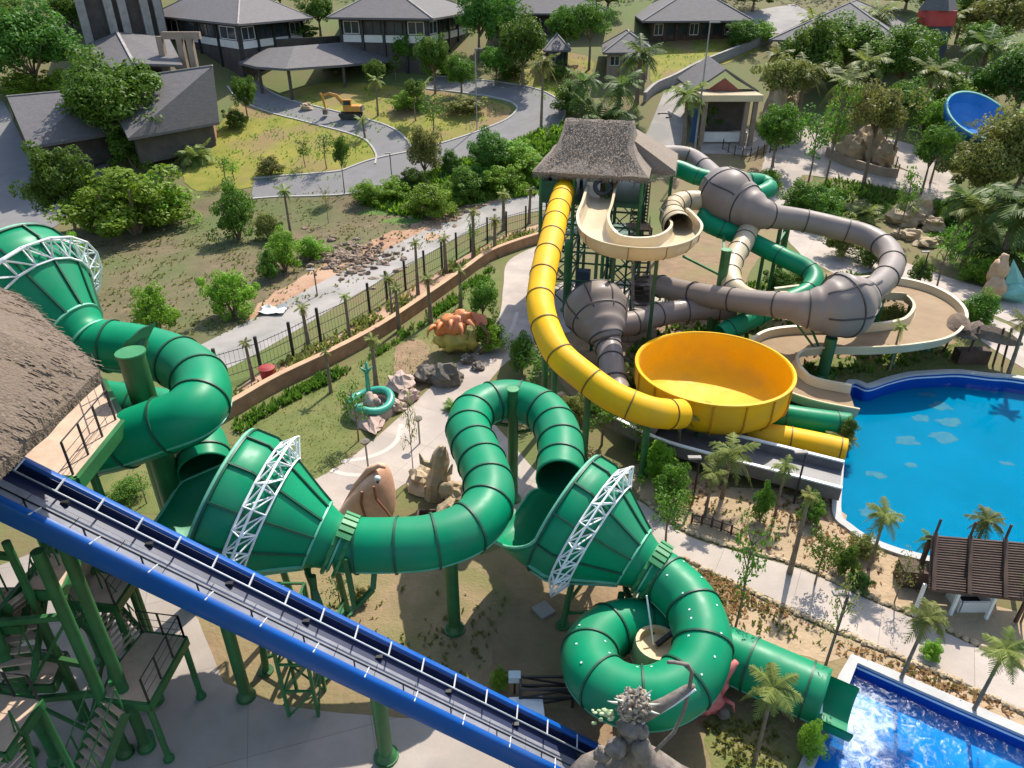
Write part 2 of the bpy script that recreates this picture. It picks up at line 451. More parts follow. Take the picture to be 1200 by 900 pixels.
bp_ = basin('swimming_pool', pool_ol, .95, m_poolw, m_pool, m_coping, 'large bright blue pool with a curving dark blue edge wall', w1, -.26)
basin('landing_pool', pool2_ol, .62, m_poolw, m_pool2, m_coping, 'deep blue splash pool where the wide green tube ends', w2, -.22)
# worn yellowish patches on the pool floor (built below)
def blob(c, r, n, jit, seed):
    return [c+Vector((math.cos(a), math.sin(a), 0))*r*(1+jit*noise.noise(Vector((math.cos(a)*1.6, math.sin(a)*1.6, seed)))) for a in [2*math.pi*i/n for i in range(n)]]

m_patch = M('worn_pool_patch', (.04,.15,.22), (.13,.19,.18), 2.5, rough=.8)
for i, (u, v, r) in enumerate(((1104,476,.7),(1078,490,.6),(1112,494,.75),(1106,512,.85),(1062,516,.7),(1027,556,.55),(1180,543,.35),(1020,600,.6),(1068,545,.35),(1086,462,.5))):
    c = G(u, v, -.95); ol = blob(c, r, 20, .7, i*3.3); MB().add([(p.x, c.y+(p.y-c.y)*.6, -.944) for p in ol], [tuple(range(20))]).build('floor_patch', m_patch, bp_)
# ---- areas of the ground, each lying a little above the one before
L1, L2, L3, L4 = .006, .012, .018, .024
sheet('field', outline([(70,300),(120,262),(210,240),(300,226),(420,218),(480,205),(560,235),(630,225),(560,262),(480,300),(400,340),(320,370),(240,405),(180,425),(60,380)], True, .5, .7), m_field, L1)
sheet('lawn_slope', outline([(215,205),(245,175),(268,130),(300,118),(370,135),(415,150),(442,172),(435,195),(395,212),(330,214),(240,225)], True, .4, .8), m_lawn2, L2)
sheet('lawn_island', outline([(330,112),(385,98),(450,100),(520,108),(575,118),(598,128),(585,148),(530,165),(478,170),(450,155),(400,140),(350,128)], True, .4, .8), m_lawn2, L2)
sheet('lawn_far', outline([(575,62),(640,60),(690,68),(690,95),(640,118),(600,100)], True, .5, .8), m_lawn2, L2)
sheet('lawn_ridge', outline([(770,55),(820,45),(890,35),(893,55),(850,75),(800,92),(765,100)], True, .4, .8), m_lawn2, L2)
sheet('verge', outline([(420,235),(440,215),(520,192),(600,165),(655,140),(690,150),(690,200),(640,230),(560,240),(490,262),(430,258)], True, .5, .7), m_verge, L2)
sheet('dirt_mound', outline([(300,360),(345,330),(420,290),(500,252),(560,235),(600,232),(560,256),(500,285),(440,318),(390,345),(330,375),(290,388)], True, .5, .6), m_red, L2)
m_band = M('pale_path_band', (.49,.42,.365), (.54,.465,.405), 1, rough=.85)
road_l = outline([(-60,150),(0,165),(22,190),(52,228),(78,242),(70,262),(40,276),(5,285),(-60,300)], True, 0, 1)
sheet('asphalt_yard', road_l, m_road, L2)
sheet('asphalt_lane', outline([(-60,95),(5,120),(30,172),(100,168),(140,176),(95,235),(60,262),(0,240),(-60,220)], False, 0, 1), m_road, L2*.8)
# winding drive
drive = [(296,222),(330,219),(370,217),(410,213),(450,200),(500,190),(545,178),(590,162),(622,146),(634,128),(618,114),(585,106),(545,101),(505,97)]
def strip(px, w):
    c = catmull([Vector((G(u,v).x, G(u,v).y, 0)) for (u, v) in px], 8); l = []; r = []
    for i, p in enumerate(c):
        t = (c[min(i+1, len(c)-1)]-c[max(i-1, 0)]).normalized(); nr = Vector((-t.y, t.x, 0))
        ww = w(i/len(c)) if callable(w) else w
        l.append(p+nr*ww/2); r.append(p-nr*ww/2)
    return l, r
def road(name, px, w, mat, off, kerbs=True):
    l, r = strip(px, w)
    sheet(name, l+r[::-1], mat, off)
    if kerbs:
        for side, s in ((l, 1), (r, -1)):
            vs = []; n = len(side)
            for i, p in enumerate(side):
                t = (side[min(i+1, n-1)]-side[max(i-1, 0)]).normalized(); nr = Vector((-t.y, t.x, 0))*s
                for (d, z) in ((0, -.05), (0, .13), (.22, .13), (.22, -.05)):
                    q = p+nr*d; vs.append((q.x, q.y, terrain(q.y)+z+off))
            fs = [(i*4+k, i*4+k+1, i*4+k+5, i*4+k+4) for i in range(n-1) for k in range(3)]
            o = MB().add(vs, fs).build('kerb', m_kerb); o['kind'] = 'structure'
road('winding_drive', drive, lambda t: 4.6+2.2*max(0, math.sin(t*math.pi))**2, m_road, L4)
road('drive_branch', [(462,192),(462,178),(448,160),(425,150),(395,142),(360,133),(325,124),(298,112),(285,98)], 4.2, m_road, L3)
road('service_road', [(215,432),(250,418),(300,392),(350,364),(400,336),(450,310),(500,283),(545,262),(590,246),(640,236),(690,226)], lambda t: 4.4-.6*t, m_concroad, L3, kerbs=False)
sheet('grey_lane', outline([(752,170),(765,140),(778,108),(812,95),(818,110),(806,140),(803,176),(780,190)], False, 0, 1), m_concroad, L3)

# lower garden
sheet('lawn', outline([(262,520),(290,494),(340,468),(420,425),(500,375),(556,330),(585,318),(585,350),(560,392),(520,430),(480,470),(430,515),(380,556),(330,590),(240,600),(130,600),(90,560)], True, .25, .5), m_lawn, L1)
sheet('worn_patch', outline([(462,412),(480,398),(500,402),(508,425),(496,440),(500,452),(485,458),(466,440)], True, .25, .3), m_dirt, L2)
sheet('planting_bed', outline([(270,462),(300,440),(345,418),(400,390),(450,360),(500,325),(545,300),(600,272),(650,258),(655,272),(600,290),(545,322),(500,352),(440,388),(380,424),(320,452),(275,484)], False, .1, .5), m_red, L2)
main_path = outline([(352,575),(400,545),(450,505),(490,468),(530,430),(560,408),(585,370),(590,335),(597,305),(640,286),(655,300),(640,345),(625,390),(628,412),(600,420),(575,445),(560,470),(600,520),(640,560),(700,570),(750,588),(800,625),(860,646),(940,668),(1010,700),(1100,738),(1210,790),(1260,815),(1260,870),(1200,838),(1110,790),(1030,757),(950,722),(880,690),(830,668),(770,650),(700,640),(600,610),(540,575),(500,560),(470,570),(430,605),(390,600)], True, 0, .6)
sheet('path', main_path, m_path, L3)
sheet('dirt', outline([(150,640),(260,640),(400,640),(560,650),(620,620),(700,640),(790,680),(880,705),(960,745),(1005,772),(975,840),(940,920),(900,1000),(300,1000),(200,880)], True, .3, .5), m_dirt, L1)
sheet('grass_patch', outline([(370,700),(420,672),(560,672),(600,700),(570,790),(540,830),(470,800),(420,770),(370,740)], True, .4, .4), M('thin_grass', (.21,.155,.078), (.30,.21,.12), .9, rough=.95, bump=.6, bscale=9, c3=(.185,.165,.065), s3=.3, detail=10), L2)
sheet('grass_edge', outline([(830,840),(880,835),(935,850),(950,900),(920,960),(860,960),(835,900)], True, .3, .4), M('sparse_grass', (.17,.15,.05), (.28,.20,.10), 1.1, rough=.95, bump=.6, bscale=9, c3=(.12,.15,.035), s3=.35, detail=10), L2)
sheet('sandy_bed', outline([(745,545),(800,545),(850,570),(960,575),(985,600),(1010,632),(1085,660),(1120,700),(1215,725),(1215,782),(1130,745),(1010,694),(940,662),(860,640),(800,617),(750,582)], True, .2, .5), m_sand, L2)
sheet('sandy_strip', outline([(800,655),(880,697),(950,730),(1030,765),(1110,798),(1230,850),(1260,882),(1150,836),(1100,815),(1003,772),(960,775),(880,745),(820,720),(780,690)], True, .15, .4), m_sand, L2)
plaza = outline([(60,640),(110,620),(190,680),(232,726),(262,800),(330,828),(400,836),(480,842),(560,850),(640,880),(720,930),(760,1000),(-100,1060),(-150,720)], False, .03, .5)
sheet('plaza', plaza, m_pave, L3)
sheet('slide_plaza', outline([(628,352),(660,330),(770,330),(800,345),(780,365),(745,380),(690,385),(640,395),(620,380)], False, .05, .6), m_path, L4)
for k, px in enumerate(([(470,497),(466,515),(452,528),(428,537),(400,541)],[(452,545),(430,556),(405,556),(388,551)],[(588,398),(600,385),(606,366)])):
    road('path_band', px, .28, m_band, L3+.004*0+.006, kerbs=False)
# right-hand back garden
sheet('soil_bank', outline([(800,175),(880,165),(950,180),(940,260),(890,300),(860,380),(900,395),(940,330),(1000,320),(1090,360),(1120,400),(1100,436),(1000,448),(985,500),(940,500),(760,520),(690,480),(650,440),(640,400),(760,340)], True, .3, .7), m_dirt, L1)
sheet('shade_lawn', outline([(930,450),(960,420),(1050,420),(1130,400),(1150,425),(1095,432),(1040,442),(1000,448)], True, .2, .4), m_lawn, L2)
sheet('garden_lawn', outline([(985,205),(1050,215),(1060,240),(1020,262),(970,262),(930,230)], True, .3, .6), m_lawn, L2)
sheet('tree_lawn', outline([(1090,240),(1200,220),(1260,260),(1230,330),(1150,310),(1090,280)], True, .4, .6), m_verge, L2)
sheet('back_path', outline([(905,152),(945,148),(970,165),(1000,185),(1060,200),(1120,225),(1105,238),(1050,222),(985,210),(940,205),(930,225),(945,262),(985,285),(1040,300),(1110,325),(1180,345),(1210,360),(1210,388),(1160,368),(1090,335),(1030,318),(985,325),(940,300),(905,262),(885,225),(895,190)], False, .1, .6), m_path, L3)
sheet('upper_path', outline([(1030,160),(1070,170),(1100,190),(1125,215),(1105,222),(1075,205),(1040,190)], False, .1, .6), m_path, L3)
sheet('side_path', outline([(1140,365),(1180,380),(1215,405),(1215,440),(1180,420),(1150,400)], False, .1, .5), m_path, L3)
sheet('pale_court', outline([(868,15),(930,5),(960,20),(925,40),(880,38)], False, .2, .8), m_concroad, L3)
sheet('far_walk', outline([(1080,95),(1130,80),(1160,95),(1140,110),(1090,120)], False, .2, .8), m_path, L3)
sheet('kiosk_court', outline([(818,160),(880,150),(905,165),(880,182),(822,180)], False, .1, .6), m_path, L3)

# concrete curb lines along the garden path
for px in ([(800,655),(880,694),(950,726),(1030,761),(1110,794),(1210,842)], [(752,584),(800,620),(862,642),(940,664),(1010,696),(1100,734),(1205,786)]):
    o = MB()
    c = catmull([G(u, v) for u, v in px], 12); rnd = random.Random(3)
    for a, b in zip(c[:-1], c[1:]):
        d = (b-a); k = max(1, int(d.length/.34))
        for i in range(k):
            p = a.lerp(b, (i+.5)/k)+Vector((rnd.uniform(-.05,.05), rnd.uniform(-.05,.05), .05))
            o.ball(p, (rnd.uniform(.12,.2), rnd.uniform(.1,.16), rnd.uniform(.07,.12)), 7, 5, .4, rnd.random()*50)
    tag(o.build('stone_edging', m_rock, smooth=False), kind='structure')
# ------------------------------------------------------------------ water slides
def path3(pts, n=8):
    """pts: (u, v, z[, extra]) seen in the photograph at height z -> smooth world path (+ extra)"""
    P = [G(p[0], p[1], p[2]) if len(p) < 5 else Vector(p[:3]) for p in pts]
    P = catmull(P, n)
    ex = None
    if len(pts[0]) >= 4:
        ex = []
        k = [p[3] for p in pts]
        for i in range(len(k)-1):
            for j in range(n):
                t = j/n; t2 = t*t*(3-2*t); ex.append(k[i]*(1-t2)+k[i+1]*t2)
        ex.append(k[-1])
    return P, ex
def frames(P):
    out = []
    for i, p in enumerate(P):
        t = (P[min(i+1, len(P)-1)]-P[max(i-1, 0)]).normalized()
        sd = t.cross(Vector((0,0,1)))
        sd = sd.normalized() if sd.length > 1e-4 else Vector((1,0,0))
        out.append((p, t, sd, sd.cross(t)))
    return out
def tube_mb(P, rad, n=32, thick=.05):
    """a hollow tube with a real wall, open at both ends"""
    mb = MB(); fr = frames(P); m = len(P)
    for sgn in (0, 1):
        base = len(mb.v)
        for i, (p, t, sd, up) in enumerate(fr):
            r = (rad[i] if isinstance(rad, list) else rad) - (thick if sgn else 0)
            for k in range(n):
                a = 2*math.pi*k/n
                mb.v.append(tuple(p+sd*math.cos(a)*r+up*math.sin(a)*r))
        for i in range(m-1):
            for k in range(n):
                a = base+i*n+k; b = base+i*n+(k+1) % n
                mb.f.append((a, b, b+n, a+n))
    off = m*n
    for i in (0, m-1):
        for k in range(n):
            a = i*n+k; b = i*n+(k+1) % n
            mb.f.append((a, b, b+off, a+off))
    return mb
def ring_mb(p, t, sd, up, r, w=.07, h=.06, n=32):
    prof = [(-w/2, -.01), (-w/2, h), (w/2, h), (w/2, -.01)]
    mb = MB()
    for (x, y) in prof:
        for k in range(n):
            a = 2*math.pi*k/n
            mb.v.append(tuple(p+t*x+(sd*math.cos(a)+up*math.sin(a))*(r+y)))
    for i in range(4):
        j = (i+1) % 4
        for k in range(n):
            mb.f.append((i*n+k, i*n+(k+1) % n, j*n+(k+1) % n, j*n+k))
    return mb
def arclen(P):
    L = [0]
    for a, b in zip(P[:-1], P[1:]): L.append(L[-1]+(b-a).length)
    return L
def flanges(P, rad, every, mat, root, w=.07, h=.055, start=None, n=32, name='flange'):
    L = arclen(P); fr = frames(P); s = every*.5 if start is None else start
    while s < L[-1]:
        i = max(k for k in range(len(L)) if L[k] <= s)
        j = min(i+1, len(P)-1); t = (s-L[i])/max(1e-6, L[j]-L[i])
        p = P[i].lerp(P[j], t); r = (rad[i]*(1-t)+rad[j]*t) if isinstance(rad, list) else rad
        ring_mb(p, fr[i][1], fr[i][2], fr[i][3], r, w, h, n).build(name, mat, root, auto=40)
        s += every
def seam_mb(P, rad, angs, w=.035, h=.03):
    mb = MB(); fr = frames(P)
    for ang in angs:
        pr = None; base = len(mb.v)
        for i, (p, t, sd, up) in enumerate(fr):
            r = rad[i] if isinstance(rad, list) else rad
            d = sd*math.cos(ang)+up*math.sin(ang); e = -sd*math.sin(ang)+up*math.cos(ang)
            for (x, y) in ((-w, -.01), (-w, h), (w, h), (w, -.01)): mb.v.append(tuple(p+d*(r+y)+e*x))
        for i in range(len(P)-1):
            for k in range(3):
                a = base+i*4+k; mb.f.append((a, a+1, a+5, a+4))
    return mb
def sweep(P, prof, closed=True, cap=True):
    """sweep a cross section given as (side, up) pairs"""
    mb = MB(); fr = frames(P); m = 0
    for i, (p, t, sd, up) in enumerate(fr):
        pr = prof(i/(len(P)-1)) if callable(prof) else prof
        m = len(pr)
        for (x, y) in pr: mb.v.append(tuple(p+sd*x+Vector((0,0,1))*y))
    for i in range(len(P)-1):
        for k in range(m if closed else m-1):
            k2 = (k+1) % m
            mb.f.append((i*m+k, i*m+k2, (i+1)*m+k2, (i+1)*m+k))
    if cap and closed:
        mb.f.append(tuple(range(m))); mb.f.append(tuple(range((len(P)-1)*m, len(P)*m))[::-1])
    return mb
def column(root, top, r, mat=None, cap=True, base=None, name='support_column', plate=True):
    """round steel post with cap and foot from a point on the ground up to top"""
    mat = mat or m_steel
    b = Vector((top.x, top.y, terrain(top.y))) if base is None else base
    mb = MB().rod([b, top], r, 20)
    if plate:
        mb.rod([b, b+Vector((0,0,.10))], r*1.7, 16); mb.rod([b+Vector((0,0,.10)), b+Vector((0,0,.32))], [r*1.5, r*1.02], 16)
    o = mb.build(name, mat, root, auto=40)
    if cap:
        MB().rod([top, top+Vector((0,0,.06))], r*1.12, 20).build('post_cap', m_steel2, o, auto=40)
    return o
def arm(root, pts, w, mat=None, name='support_arm'):
    mb = MB()
    for a, b in zip(pts[:-1], pts[1:]): mb.beam(a, b, w)
    return mb.build(name, mat or m_steel, root)

# ---- the big green slide with its three funnels
GR = .95
gs = thing('funnel_slide', 'long green tube water slide with three ribbed funnels carrying white lattice rings', 'water slide', G(533, 740))
def green_tube(pts, every=1.45, ext=None, start=None):
    P, _ = path3(pts, 9)
    tube_mb(P, GR).build('tube', m_green, gs, smooth=True)
    flanges(P, GR, every, m_dgreen, gs, start=start)
    seam_mb(P, GR, (R(-28), R(208))).build('seam', m_lgreen, gs)
    return P
def funnel(cu, cv, cz, nu, nv, nz, RB, ring_at=.34, lip=2.0):
    A = G(cu, cv, cz); B = G(nu, nv, nz); ax = B-A; Lc = ax.length; t = ax/Lc
    sd = t.cross(Vector((0,0,1))).normalized(); up = sd.cross(t)
    def rr(s):            # radius along the axis (s in metres from the big end)
        f = min(1, max(0, s/Lc))
        if s < 0: return RB*(1+.02*s)
        g = min(1, max(0, (f-.20)/.72))
        return RB+(GR-RB)*(g*.75+.25*g*g*(3-2*g))
    n = 56; ss = [0, .08*Lc, .14*Lc, .20*Lc, .28*Lc, .37*Lc, .46*Lc, .55*Lc, .64*Lc, .73*Lc, .82*Lc, .88*Lc, .92*Lc, .96*Lc, Lc]
    def pos(s, a, e=0): return A+t*s+(sd*math.cos(a)+up*math.sin(a))*(rr(s)+e)
    def start(a):         # the lower part of the mouth reaches out as a lip
        k = max(0, -math.sin(a)+.22); return -lip*min(1, k*1.05)**1.4
    mb = MB()
    for e in (0, -.07):
        b0 = len(mb.v)
        for i, s in enumerate(ss):
            for k in range(n):
                a = 2*math.pi*k/n
                s2 = start(a)+(s-0)*(Lc-start(a))/Lc
                mb.v.append(tuple(pos(s2, a, e)))
        for i in range(len(ss)-1):
            for k in range(n):
                a = b0+i*n+k; b = b0+i*n+(k+1) % n; mb.f.append((a, b, b+n, a+n))
    off = n*len(ss)
    for k in range(n): mb.f.append((k, (k+1) % n, (k+1) % n+off, k+off))
    fo = mb.build('funnel', m_green, gs, smooth=True)
    # rim, round joints and the flanges running along the cone
    rim = MB(); m = 8
    for k in range(n):
        a = 2*math.pi*k/n; c = pos(start(a), a, -.02); d = (sd*math.cos(a)+up*math.sin(a))
        for j in range(m):
            b = 2*math.pi*j/m; rim.v.append(tuple(c+d*math.cos(b)*.07+t*math.sin(b)*.07))
    for k in range(n):
        for j in range(m):
            a = k*m+j; b = k*m+(j+1) % m; c2 = ((k+1) % n)*m+(j+1) % m; d2 = ((k+1) % n)*m+j; rim.f.append((a, b, c2, d2))
    rim.build('rim', m_lgreen, fo, smooth=True)
    for s in (.02*Lc, .80*Lc, .985*Lc):
        ring_mb(A+t*s, t, sd, up, rr(s), .07, .07, 48).build('joint_ring', m_dgreen if s < .5*Lc else m_lgreen, fo, auto=40)
    for k in range(12):
        a = 2*math.pi*(k+.35)/12; fl = MB(); e = (-sd*math.sin(a)+up*math.cos(a)); sl = [.02, .14, .20, .3, .4, .5, .6, .7, .80]
        for s in sl:
            for (x, y) in ((-.035, -.02), (-.035, .085), (.035, .085), (.035, -.02)): fl.v.append(tuple(pos(s*Lc, a, y)+e*x))
        for i in range(len(sl)-1):
            for q in range(3):
                w = i*4+q; fl.f.append((w, w+1, w+5, w+4))
        fl.build('rib', m_lgreen if math.sin(a) < -.1 else m_dgreen, fo)
    # white lattice ring over the cone
    tr = MB(); N = 15; c0, c1, cm = [], [], []
    for i in range(N+1):
        a = R(-42)+R(264)*i/N
        c0.append(pos((ring_at-.08)*Lc, a, .12)); c1.append(pos((ring_at+.08)*Lc, a, .12)); cm.append(A+t*ring_at*Lc+(sd*math.cos(a)+up*math.sin(a))*(rr(ring_at*Lc)+.62))
    for c in (c0, c1, cm):
        for a, b in zip(c[:-1], c[1:]): tr.rod([a, b], .042, 6)
    for i in range(N+1):
        tr.rod([c0[i], c1[i]], .03, 6); tr.rod([c0[i], cm[i]], .03, 6); tr.rod([c1[i], cm[i]], .03, 6)
        if i < N:
            tr.rod([c0[i], cm[i+1]], .028, 6); tr.rod([c1[i+1], cm[i]], .028, 6); tr.rod([c0[i], c1[i+1]], .028, 6)
    tr.build('lattice_ring', m_white, fo)
    return A, B, t, sd, up
f1 = funnel(8, 334, 12.0, 107, 403, 10.2, 2.6)
f2 = funnel(260, 584, 6.7, 399, 638, 5.0, 2.5)
f3 = funnel(661, 600, 4.2, 764, 668, 3.1, 2.5)
green_tube([(107,403,10.2),(133,406,10.1),(165,411,10.0),(203,422,9.9),(230,440,9.75),(237,464,9.6),(222,486,9.45),(183,502,9.1),(127,521,8.55),(85,526,8.1),(52,508,7.9),(45,488,8.0),(66,472,7.7),(103,472,7.4),(152,478,7.2),(203,488,7.0),(233,518,6.6),(241,552,6.2)])
green_tube([(399,638,5.0),(450,639,5.0),(505,635,5.0),(550,618,5.05),(572,590,5.1),(571,560,5.15),(559,530,5.15),(549,503,5.1),(560,479,5.1),(597,469,5.05),(637,482,5.0),(656,515,4.95),(656,562,4.85)], every=1.3)
LP = green_tube([(764,668,3.1),(785,683,3.1),(807,705,3.05),(821,735,3.0),(822,765,2.85),(806,797,2.65),(767,817,2.5),(723,811,2.35),(694,786,2.2),(694,757,2.0),(716,738,1.8),(750,733,1.6),(800,745,1.25),(850,765,1.15)])
XP = green_tube([(850,765,1.15),(905,790,1.2),(966,817,1.22)], every=1.9, start=.9)
# open run-out trough at its end
tr = MB(); P = [XP[-1], G(982,824,1.22), G(1004,834,1.17)]; P = catmull(P, 6)
for e in (0, -.06):
    b0 = len(tr.v)
    for (p, t, sd, up) in frames(P):
        for k in range(17):
            a = math.pi+math.pi*k/16; tr.v.append(tuple(p+(sd*math.cos(a)+up*math.sin(a))*(GR+.04+e)))
    for i in range(len(P)-1):
        for k in range(16): a = b0+i*17+k; tr.f.append((a, a+1, a+18, a+17))
tr.build('outlet_trough', m_green, gs, smooth=True)
sg = MB(); p = XP[-3]; fr = frames(XP)[-3]; c = p+(-fr[2]*.15+fr[3]*.99)*1.0
q = G(955,826,1.35); sg.box(q+Vector((0,-.12,0)), (.40,.03,.34), rot=Matrix.Rotation(R(-25),3,'X')); sg.build('notice_plate', m_white, gs)
# small white caps on the last loop
for PP in (LP,):
    L = arclen(PP)
    for i in range(12, len(PP)-30, 7):
        p, t, sd, up = frames(PP)[i]
        for a in (60, 120):
            d = sd*math.cos(R(a))+up*math.sin(R(a)); MB().box(p+d*(GR+.005)+t*random.uniform(-.4,.4), (.06,.06,.02), rot=d.to_track_quat('Z','Y').to_matrix()).build('bolt_cap', m_white, gs)
# supports
cA = G(533,738); column(gs, Vector((cA.x, cA.y, 4.25)), .24, cap=False)
cB = G(601,585); column(gs, Vector((cB.x, cB.y, 6.1)), .24)
for dz in (4.2, 5.0):
    arm(gs, [Vector((cB.x, cB.y, dz)), Vector((cB.x-1.5, cB.y+.3, dz+.1))], .12); arm(gs, [Vector((cB.x, cB.y, dz-.4)), Vector((cB.x+1.5, cB.y+.2, dz-.2))], .12)
hp = G(158, 434, 11.4); hc = Vector((hp.x+.3, hp.y-1.2, 11.2)); hc = G(153, 414, 11.2)
column(gs, hc, .42)
arm(gs, [hc-Vector((0,0,.6)), G(160,408,11.2)+Vector((0,.6,0))], .22)
arm(gs, [hc-Vector((0,0,3.2)), hc+Vector((1.6,.3,-2.6))], .22)
fin = MB(); q = G(147,400,11.3); fin.slab([q, q+Vector((.9,.5,.5)), q+Vector((.25,.1,-.6)), q+Vector((-.5,-.1,-.6))], .08); fin.build('bracket', m_steel2, gs)
cC = G(208,632); column(gs, Vector((cC.x, cC.y, 8.1)), .33, cap=False)
# clamp frame where funnel and tube meet
def clamp(P0, t, sd, up, r, drop):
    mb = MB()
    for k in (-.2, .2):
        c = P0+t*k
        pts = [c+sd*(r+.12)*math.cos(R(a))+up*(r+.12)*math.sin(R(a)) for a in range(-100, 101, 20)]
        for a, b in zip(pts[:-1], pts[1:]): mb.beam(a, b, .11)
    for k in range(5):
        a = R(60+k*12); mb.box(P0+(sd*math.cos(a)+up*math.sin(a))*(r+.2), (.5,.18,.14), rot=Matrix((t, -sd*math.sin(a)+up*math.cos(a), sd*math.cos(a)+up*math.sin(a))).transposed())
    mb.build('clamp_frame', m_steel2, gs)
for f in (f2, f3):
    clamp(f[1], f[2], f[3], f[4], GR, 1)
    A, B, t, sd, up = f
    # trestle under the funnel
    for s in (.25, .8):
        c = A.lerp(B, s); 
        for k in (-1, 1):
            b = c+sd*k*1.5; b.z = 0
            top = c+sd*k*.9; top.z = c.z-(2.2 if s < .5 else 1.0)
            mb = MB().rod([b, top], .13, 10); mb.rod([b, b+Vector((0,0,.08))], .28, 10); mb.build('trestle_leg', m_steel, gs, auto=40)
        a = c+sd*1.3; a.z = .9; b = c-sd*1.3; b.z = .9; MB().beam(a, b, .12).build('trestle_brace', m_steel, gs)
    a = A.lerp(B,.25)+sd*1.3; b = A.lerp(B,.8)+sd*1.2; a.z = .5; b.z = 1.7; MB().beam(a, b, .1).build('trestle_brace', m_steel, gs)
    a = A.lerp(B,.8)-up*1.0; b = A.lerp(B,.8)+Vector((.3,-1.6,-2.0)); arm(gs, [a, a+Vector((0,-.5,-.3)), b], .2)
# hanging frame at the outlet of funnel two
a = f2[1]+f2[2]*.5-f2[3]*-1.0; a = f2[1]+Vector((.4,-1.0,.3))
arm(gs, [a, a+Vector((.15,-.25,-2.0)), a+Vector((.75,.1,-1.5)), a+Vector((.8,.5,-.9))], .16)
for (u, v, zt) in ((690,800,1.1),(770,838,1.6),(815,815,1.8),(880,790,.2)):
    b = G(u, v); column(gs, Vector((b.x, b.y, zt)), .14, cap=False)

# ---- generic closed slide of narrower tube
def tube_slide(root, pts, rad, mat, fmat, every, n=9, seg=26, fl=True, name='tube', w=.06, h=.04):
    P, ex = path3([p if len(p) > 3 else (*p, rad) for p in pts], n)
    tube_mb(P, ex, seg, .04).build(name, mat, root, smooth=True)
    if fl: flanges(P, ex, every, fmat, root, w, h, n=seg)
    return P, ex

# ---- yellow bowl slide
ys = thing('bowl_slide', 'yellow tube water slide curling down into a big round yellow bowl', 'water slide', G(838,500))
yp = [(664,216,9.0),(658,232,8.85),(652,255,8.6),(646,282,8.2),(639,310,7.7),(634,340,7.1),(634,362,6.7),(641,387,6.2),(655,415,5.6),(683,440,5.0),(717,464,4.4),(757,481,3.9),(780,485,3.5),(797,485,3.15)]
tube_slide(ys, yp, .74, m_yellow, m_dyellow, 2.15)
BC = G(837,428,3.55); BR = 4.15; bc0 = Vector((BC.x, BC.y, 0))
prof = [(BR+.10,3.55),(BR+.12,3.47),(BR+.02,3.42),(BR,2.3),(BR-.12,1.85),(BR-.5,1.45),(BR-1.4,1.18),(1.6,1.0),(.5,.95),(.42,.6),(.34,.6),(.40,1.02),(1.6,1.09),(BR-1.4,1.26),(BR-.62,1.52),(BR-.24,1.9),(BR-.12,2.35),(BR-.1,3.5),(BR-.04,3.58)]
bo = MB().lathe(prof, bc0, 72, close=True).build('bowl', m_yellow, ys, auto=35)
for k in range(16):
    a = 2*math.pi*(k+.4)/16; d = Vector((math.cos(a), math.sin(a), 0)); e = Vector((-d.y, d.x, 0)); mb = MB()
    for (r, z) in ((BR+.10,3.4),(BR+.09,2.3),(BR-.02,1.85),(BR-.4,1.4)):
        for x, y in ((-.035,-.1),(-.035,.0),(.035,.0),(.035,-.1)): mb.v.append(tuple(bc0+d*(r+y)+e*x+Vector((0,0,z))))
    for i in range(3):
        for q in range(3): w = i*4+q; mb.f.append((w, w+1, w+5, w+4))
    mb.build('bowl_rib', M('rib_yellow', (.55,.27,.01)) if k == 0 else bpy.data.materials['rib_yellow'], bo)
for k in range(8):
    a = 2*math.pi*(k+.5)/8; p = bc0+Vector((math.cos(a)*3.2, math.sin(a)*3.2, 1.2)); column(ys, p, .13, cap=False)
tube_slide(ys, [(852,492,.75),(885,509,.75),(920,515,.72),(960,523,.7),(990,530,.65)], .72, m_yellow, m_dyellow, 2.4, name='outlet_tube')
for (u, v, zt) in ((651,420,5.0),(688,470,4.2),(760,512,3.1),(640,395,5.5)):
    b = G(u, v, 0); 
    P = min([Vector(p) for p in path3(yp, 9)[0]], key=lambda q: abs(proj(q)[0]-u)+.2*abs(proj(q)[1]-v))
    column(ys, Vector((P.x, P.y, P.z-.7)), .17, cap=False)

# ---- second, narrower green tube slide
g2 = thing('tube_slide', 'narrow dark green tube water slide winding behind the grey bulb', 'water slide', G(900,330))
gp = [(765,192,9.0),(795,198,8.7),(818,207,8.3),(845,212,8.0),(872,212,7.7),(893,214,7.4),(901,221,7.2),(888,228,7.0),(862,236,6.7),(836,246,6.4),(826,258,6.0),(843,268,5.6),(868,277,5.1),(896,291,4.7),(923,304,4.3),(945,315,3.9),(954,328,3.5),(944,343,3.1),(915,356,2.7),(884,372,2.3),(860,384,2.0),(845,392,1.7)]
tube_slide(g2, gp, .66, m_green, m_dgreen, 2.4)
tube_slide(g2, [(893,483,.75),(912,486,.75),(950,492,.75),(995,498,.65)], .66, m_green, m_dgreen, 2.6, name='outlet_tube')
for (u, v, zt) in ((917,262,0),(838,295,0)):
    pass
cD = G(910,330); column(g2, Vector((cD.x, cD.y, 5.2)), .26)
cE = G(836,393); column(g2, Vector((cE.x, cE.y, 6.2)), .32)
arm(g2, [Vector((cE.x, cE.y, 5.0)), G(848,272,5.4)], .18); arm(g2, [Vector((cE.x, cE.y, 4.4)), G(800,300,5.4)], .14)
arm(g2, [Vector((cD.x, cD.y, 4.4)), G(905,296,4.4)], .14)
for (u, v) in ((895,300),(950,352),(880,392)):
    P = min([Vector(p) for p in path3(gp, 9)[0]], key=lambda q: abs(proj(q)[0]-u)+abs(proj(q)[1]-v)); column(g2, Vector((P.x, P.y, P.z-.6)), .13, cap=False)

